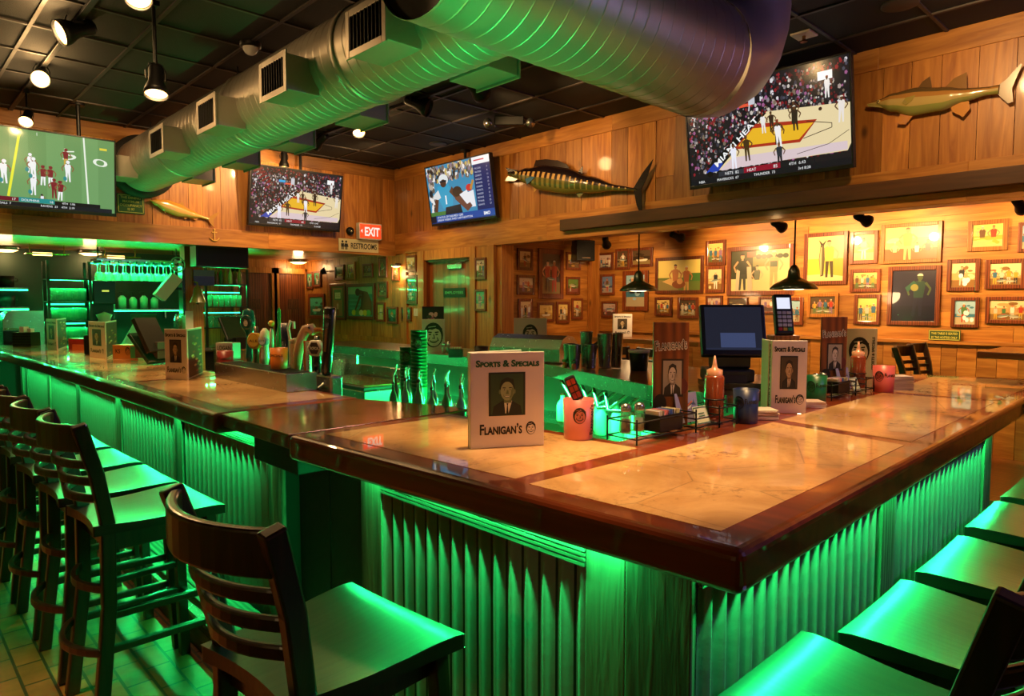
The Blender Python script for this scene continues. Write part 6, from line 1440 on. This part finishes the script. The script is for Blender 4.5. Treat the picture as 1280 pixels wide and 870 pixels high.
# left wall shelves with dark pans
for z, lab in ((1.75, 'upper steel wall shelf with dark pots at the left photo edge'), (1.5, 'lower steel wall shelf with dark pots at the left photo edge')):
    t = thing('wall_shelf', lab, 'shelf', (.2, YB-.4, z), 0, 'left wall shelves'); M().box(0, 1.35, 0, .36, -.02, 0).build('board', 'steel', t); M().box(0, 1.35, 0, .012, -.04, -.02).build('led_bar', 'led', t)
    for k in range(5):
        q = thing('cooking_pot', 'dark pot on the '+lab.split(' with')[0], 'pot', (.38+.24*k, YB-.22, z), 0, 'dark pots on the %s left shelf' % lab.split()[0]); M().lathe([(0, 0), (.09, 0), (.1, .15), (.095, .15), (.085, .01), (0, .01)], 16).build('pot', 'blackm', q); M().tube([(.1, 0, .12), (.13, 0, .12), (.13, 0, .08), (.1, 0, .08)], .006, 6).build('handle', 'blackm', q)
# oven hood, brewer, printer and boxes
t = thing('toaster_hood', 'grey round-shouldered steel appliance behind the far menu', 'appliance', (1.2, YC+.12, .92)); m = M(); P = [(0, 0), (0, .42), (.03, .5), (.09, .54), (.42, .54), (.42, 0)]; m.add([(x, 0, z) for x, z in P]+[(x, .45, z) for x, z in P], [tuple(range(6)), tuple(range(6, 12))[::-1]]+[(i, 6+i, 6+(i+1) % 6, (i+1) % 6) for i in range(6)]); m.build('body', 'steel', t, .006); M().box(-.002, .2, -.01, 0, .05, .3).build('door', 'blackm', t); M().tube([(.02, -.03, .32), (.18, -.03, .32)], .01, 8).build('handle', 'steel', t)
t = thing('coffee_brewer', 'dark coffee brewer above a pale urn at the service bar', 'coffee brewer', (2.15, YC+.1, .92)); M().box(0, .26, .1, .4, 0, .85).build('column', 'greenpanel', t, .01); M().box(0, .26, -.02, .4, .62, .92).build('head', 'black', t, .01); M().lathe([(0, 0), (.09, 0), (.095, .1), (.07, .3), (.095, .36), (.0, .4)], 20).build('urn', 'white', t, loc=(.13, .05, .12)); M().col('#d8e850').box(.1, .18, -.024, -.02, .78, .8).build('lit_display', 'screen', t)
t = thing('paper_stack', 'pointed pale folded paper stack behind the middle menu', 'paper', (2.5, YC+.25, .92)); M().add([(0, 0, 0), (.32, 0, 0), (.16, .05, .36), (.32, .2, 0), (0, .2, 0)], [(0, 1, 2), (1, 3, 2), (3, 4, 2), (4, 0, 2), (0, 4, 3, 1)]).build('paper', 'white', t); M().box(.1, .22, -.02, 0, .0, .02).build('clip', 'steel', t)  # folded paper stack, drawn as one pointed shape
t = thing('till_screen', 'green-lit back of a till screen at the service bar', 'screen', (2.85, YC+.5, .92), R(-10)); m = M(); m.box(-.16, .16, 0, .04, .22, .48); m.build('panel', 'darkgreen', t, .006); M().box(-.03, .03, .03, .08, 0, .25).box(-.1, .1, -.05, .12, 0, .02).build('stand', 'black', t)
t = thing('ice_machine', 'pale glossy appliance with a spout at the service bar', 'appliance', (3.22, YC+.05, .92)); M().lathe([(0, 0), (.15, 0), (.16, .06), (.16, .38), (.12, .48), (0, .5)], 24).build('body', 'steel', t, loc=(.1, .2, 0)); M().tube([(.1, .0, .3), (.1, -.06, .28), (.1, -.06, .18)], .015, 8).build('spout', 'steel', t)
t = thing('till_screen', 'tilted dark till screen at the left of the taps', 'screen', (3.62, 9.0, 1.0), R(20)); m = M(); m.T = Matrix.Rotation(R(-28), 4, 'X'); m.box(-.2, .2, 0, .03, .08, .42); m.build('panel', 'black', t, .006); M().col('#16301f').box(-.18, .18, -.003, 0, .1, .4).build('glass', 'shiny', t, rot=(R(-28), 0, 0)); M().box(-.12, .12, -.02, .2, -.05, .1).build('foot', 'black', t)
st_ = thing('server_stand', 'dark stand under the tilted till screen', 'stand', (3.62, 9.05, 0)); M().box(-.25, .25, -.15, .3, 0, .93).build('cabinet', 'door_v', st_, .006); M().box(-.27, .27, -.17, .32, .93, .95).build('top', 'table', st_)
# wooden post with bell, hinge and menu flap
wp = thing('wooden_post', 'wooden post carrying a brass bell by the service bar', 'post', (3.12, 9.35, 0)); M().box(-.11, .11, -.09, .09, 0, ZB).build('post', 'pine_v', wp, .006); M().box(-.125, -.03, -.1, -.09, .8, 1.45).build('white_notice', 'white', wp)
m = M(); m.box(-.14, -.1, -.08, .08, 1.4, 2.1); m.build('green_edge', 'darkgreen', wp)
be = thing('brass_bell', 'green patinated brass bell hanging on the wooden post', 'bell', (3.1, 9.09, 1.56)); M().col('#7a7a34').lathe([(.1, 0), (.085, .04), (.06, .1), (.05, .17), (.03, .2), (0, .21)], 24).build('bell', 'shiny', be); M().col('#7a7a34').tube([(0, 0, .2), (0, 0, .25), (0, .16, .27)], .012, 8).build('hanger', 'shiny', be); M().col('#3a2a14').ball((0, 0, -.005), .022, 10).build('clapper', 'shiny', be)
t = thing('tilted_box', 'pale open box lid tilted beside the wooden post', 'box', (2.7, 9.3, 1.62), R(-8)); m = M(); m.T = Matrix.Rotation(R(38), 4, 'Y'); m.box(-.07, .07, -.12, .12, 0, .34); m.build('lid', 'white', t, .004); M().box(.1, .27, .0, .03, .1, .13).build('bracket', 'blackm', t); m = M().col('#7a5a3a'); m.T = Matrix.Rotation(R(38), 4, 'Y'); m.box(.071, .075, -.1, .1, .02, .32); m.build('inside', 'paint', t)
t = thing('hanging_speaker', 'dark speaker box hung under the far soffit above the post', 'speaker', (3.35, 9.0, ZB-.27)); M().box(-.32, .34, -.1, .12, 0, .26).build('cabinet', 'black', t, .006); M().box(-.3, .32, -.104, -.1, .02, .24).build('grille', 'blackm', t)
t = thing('blue_notice', 'blue notice board with a pale header above the bell', 'notice', (3.2, 9.22, 1.78)); M().col('#1c3a8a').box(-.1, .16, -.01, .01, 0, .2).build('board', 'plastic', t, .003); M().col('#5a7a78').box(-.1, .16, -.013, -.01, .12, .2).build('header', 'plastic', t)
t = thing('clip_fan', 'pale green fan clipped near the far soffit', 'fan', (2.86, 9.05, 2.03), R(10)); M().col('#8fe0b8').tube([(.09*math.cos(R(q)), 0, .09*math.sin(R(q))) for q in range(0, 360, 20)], .008, 6, True).tube([(.05*math.cos(R(q)), 0, .05*math.sin(R(q))) for q in range(0, 360, 30)], .004, 6, True).build('guard', 'plastic', t); m = M().col('#c8f0dc'); [m.ell(.04*math.cos(R(a)), .04*math.sin(R(a)), .036, .022, .004*i, 8, rot=a) for i, a in enumerate((0, 120, 240))]; m.build('blades', 'plastic', t); M().col('#2a5a44').ball((0, .03, 0), .035, 10).cyl((0, .03, .03), (0, .03, .2), .008).build('motor', 'plastic', t)
for px, lab in ((59, 'dim cage lamp under the far soffit left of the stemware rack'), (150, 'cage lamp with glowing bars under the far soffit above the stemware')):
    p = U(px, 316, 'z', ZB-.06); y = min(p.y, 10.2); k = y/p.y; t = thing('cage_lamp', lab, 'lamp', (p.x*k, y, ZB), 0, 'cage lamps'); m = M()
    for s in (0, 1): m.tube([(-.22, -.08+.16*s, -.12), (.22, -.08+.16*s, -.12)], .008, 6); m.cyl((-.18+.36*s, 0, 0), (-.18+.36*s, 0, -.12), .006, n=6); m.tube([(-.22+.44*s, -.08, -.12), (-.22+.44*s, .08, -.12)], .008, 6)
    m.build('cage', 'copper', t); M().cyl((-.15, 0, -.12), (.05, 0, -.12), .02, n=12).build('tube_lamp', 'bulbsoft', t)
# clutter on the left bar's inner side
t = thing('straw_caddy', 'dark slatted napkin caddy at the far end of the left bar', 'caddy', (1.3, 9.2, zb), FC); M().box(-.1, .1, -.08, .08, 0, .16).build('box', 'darkgreen', t, .004); m = M(); [m.box(-.104, .104, -.084, -.08, .02+.03*k, .03+.03*k) for k in range(5)]; m.build('slats', 'blackm', t); M().col('#e8e0d8').box(-.05, -.0, -.04, .04, .12, .22).box(.03, .07, -.03, .03, .12, .2).build('napkins', 'plastic', t)
t = thing('open_box', 'orange carton with a black logo behind the middle menu on the left bar', 'carton', (1.68, 6.55, zb), FC-R(18)); M().col('#c07a34').box(-.14, .14, -.08, .08, 0, .12).build('carton', 'plastic', t, .003); m = M(); m.col('#2a1a10').text('KS', .05, -.08, .05, -.0812, bold=.02); logo_head(m, .03, .07, .035, -.0812, '#1c120a', '#c07a34'); m.build('logo_print', 'paint', t); M().col('#2f9a60').box(.06, .139, -.082, -.08, .01, .11).build('green_label', 'plastic', t)
cup('dark green plastic cup in front of the tilted dark folder', (1.70, 5.35, zb), '#0c3a22', .06, .1, FC-R(15), ink='#041208')
t = thing('menu_folder', 'dark folders leaning in a heap behind the nearest left menu', 'folder', (1.68, 5.75, zb+.045), FC-R(20)); m = M().col('#241c18'); m.T = Matrix.Rotation(R(-30), 4, 'Y'); m.box(-.02, .02, -.1, .1, .06, .36); m.T = Matrix.Rotation(R(-42), 4, 'Y'); m.col('#16341f').box(-.06, -.03, -.1, .1, .0, .3); m.build('folders', 'plastic', t, .003); M().col('#5a4a40').box(-.26, -.02, -.02, .1, 0, .13).build('tray', 'plastic', t, .003)
t = thing('red_box', 'red box behind the farthest left menu', 'box', (1.62, 8.1, zb), FC-R(20)); M().col('#8a2018').box(-.12, .12, -.07, .07, 0, .12).build('box', 'plastic', t, .004); M().col('#c0602c').box(-.04, .16, -.09, -.07, 0, .06).build('orange_tray', 'plastic', t)  # plain red box with an orange tray, no cash register
t = thing('black_case', 'dark cloth and black case beside the middle left menu', 'case', (1.6, 7.35, zb), FC); M().box(-.1, .1, -.08, .08, 0, .18).build('case', 'black', t, .01); M().box(-.03, .03, -.085, -.08, .06, .1).build('latch', 'steel', t)  # black case with a steel latch
cup('red plastic cup behind the nearest left menu', (1.8, 4.78, zb), '#7a1a18', .055, .15, FC, ink='#3a0808')
# ------------------------------------------------------------------ light and camera
G = (.015, 1, .19)
PW = 16
# strips under the bar rims
led('led_strip', (1.3165, 1.0, .972), (1.3165, 2.2, .972), PW, G, (-.1, 0, -1), .005)
led('led_strip', (1.266, 3.0, .972), (1.266, 9.4, .972), PW, G, (-.1, 0, -1), .005)
led('led_strip', (1.37, .7875, .972), (4.0, .7875, .972), PW, G, (0, -.1, -1), .005)
# strips under the inner rims and back counters
led('led_strip', (1.80, 3.1, .96), (1.74, 9.3, .96), 7, G, (.05, 0, -1))
led('led_strip', (1.86, 1.6, .96), (1.82, 2.3, .96), 14, G, (.05, 0, -1))
led('led_strip', (2.0, 1.5, .96), (4.9, 1.6, .96), 16, G, (0, .05, -1))
led('led_strip', (3.15, 2.25, .985), (3.66, 3.45, .985), 80, G, (-.6, .2, -1))
led('led_strip', (3.62, 3.6, .985), (3.62, 7.2, .985), 50, G, (-.6, 0, -1))
# added upward strips that tint duct and ceiling green
led('led_strip', (2.14, 2.4, 1.0), (2.3, 3.2, 1.0), 5, G, (0, 0, 1), .03, 60)
led('led_strip', (1.99, 3.6, .97), (1.95, 9.2, .97), 2.0, G, (.12, 0, 1), .03, 40)
led('led_strip', (1.95, 1.75, .95), (2.7, 1.75, .95), 4.5, G, (0, .3, 1), .03, 70)
# shelf strips of the service bar
for z in (1.56, 1.84, 1.31): led('led_strip', (1.7, YC+.38, z), (2.1, YC+.38, z), 14, G, (0, -1, -.2))
led('led_strip', (2.22, YC+.3, 2.06), (3.2, YC+.3, 2.06), 22, G, (0, -.6, -1))
led('led_strip', (3.6, YC+.38, 1.8), (4.15, YC+.38, 1.8), 8, G, (0, -1, -.3))
led('led_strip', (2.45, YB-.41, 1.42), (3.4, YB-.41, 1.42), 10, G, (0, -.5, -1))
led('led_strip', (.2, YB-.41, 1.45), (1.5, YB-.41, 1.45), 10, G, (0, -.5, -1)); led('led_strip', (.2, YB-.41, 1.7), (1.5, YB-.41, 1.7), 6, G, (0, -.5, -1))
led('led_strip', (-.2, YC-.05, 1.95), (4.2, YC-.05, 1.95), 9, G, (0, -.5, 1), .03)  # added unseen strip in mid-air, tints the service ceiling green
# added spots that brighten the bar tops, without fixtures
AMB = (1, .62, .26)
for x, y, p, c in ((1.66, 2.15, 230, 25), (1.68, 1.6, 230, 25), (1.62, 1.08, 230, 28), (2.3, 1.12, 230, 27), (3.0, 1.15, 230, 27), (3.7, 1.22, 190, 26), (4.5, 1.25, 170, 28), (5.1, 1.3, 110, 28),
                   (1.56, 2.75, 130, 23), (1.56, 3.4, 130, 23), (1.54, 4.1, 140, 23), (1.52, 4.9, 140, 24), (1.5, 5.8, 140, 25), (1.48, 6.8, 140, 25), (1.45, 7.8, 120, 26)):
    spot((x, y, ZC-.1), (x, y, 0), p*1.75, c, .8, AMB, .05, 'bar_top_fill_light')
# added spots that brighten the plank walls, without fixtures
for y, p in ((7.2, 50), (5.6, 48), (4.0, 48), (2.6, 62), (1.2, 95), (.0, 65)):
    spot((4.2, y, ZC-.12), (5.6, y-.1, 2.75), p*.85, 110, 1, AMB, .08, 'wall_fill_light')
for x, p in ((.2, 45), (1.6, 40), (3.0, 75), (4.5, 60)):
    spot((x, 7.0, ZC-.12), (x, 8.35, 2.7), p, 110, 1, AMB, .08, 'wall_fill_light')
# added fill spots for aisle floor, bar edge and bar interior, without fixtures
for p0, p1, p, c in (((-.5, 3.0, 3.35), (-.2, 3.0, 0), 420, 36), ((-.6, 5.2, 3.35), (-.3, 5.2, 0), 280, 36), ((-2.4, .2, 1.95), (1.3, 1.6, 1.25), 26, 44), ((.9, -2.4, 1.95), (2.6, .8, 1.25), 26, 42), ((-2.4, 3.4, 1.95), (1.2, 4.6, 1.25), 20, 44), ((3.2, 5.2, 3.35), (3.2, 5.3, 0), 60, 80)):
    spot(p0, p1, p, c, 1, AMB, .1, 'aisle_fill_light')
spot((3.7, -1.6, 3.3), (2.6, .7, 1.0), 100, 60, .6, (.45, .35, 1), .1, 'blue_fill_light')  # these blue-violet spots are added out of view, no sign stands there
spot((5.0, -1.2, 2.9), (5.2, .8, 3.4), 60, 70, .8, (.4, .3, 1), .1, 'blue_fill_light')
spot((4.7, -.8, 2.2), (3.3, 2.2, 2.95), 45, 60, .8, (.5, .38, 1), .15, 'blue_fill_light')
spot((3.9, 6.7, 3.3), (5.6, 7.2, 1.5), 110, 62, 1, AMB, .08, 'wall_fill_light')  # added spot that warms the door and the pictures beside it
w = bpy.data.worlds.new('room'); bpy.context.scene.world = w; w.use_nodes = True
w.node_tree.nodes['Background'].inputs[0].default_value = (1, .62, .35, 1); w.node_tree.nodes['Background'].inputs[1].default_value = .03
cam = bpy.data.cameras.new('camera'); cam.sensor_width = 36; cam.lens = F_PX/1280*36; cam.clip_start = .05
co = bpy.data.objects.new('camera', cam); C.objects.link(co); co.location = (0, 0, EYE); co.rotation_euler = (R(90)-PITCH, 0, HEAD-R(90))
sc = bpy.context.scene; sc.camera = co
sc.view_settings.view_transform = 'Standard'; sc.view_settings.look = 'None'; sc.view_settings.exposure = 0; sc.view_settings.gamma = 1; sc.view_settings.use_curve_mapping = False
sc.cycles.use_denoising = True; sc.cycles.max_bounces = 8; sc.cycles.transparent_max_bounces = 16; sc.cycles.sample_clamp_indirect = 4
sc.cycles.caustics_reflective = False; sc.cycles.caustics_refractive = False
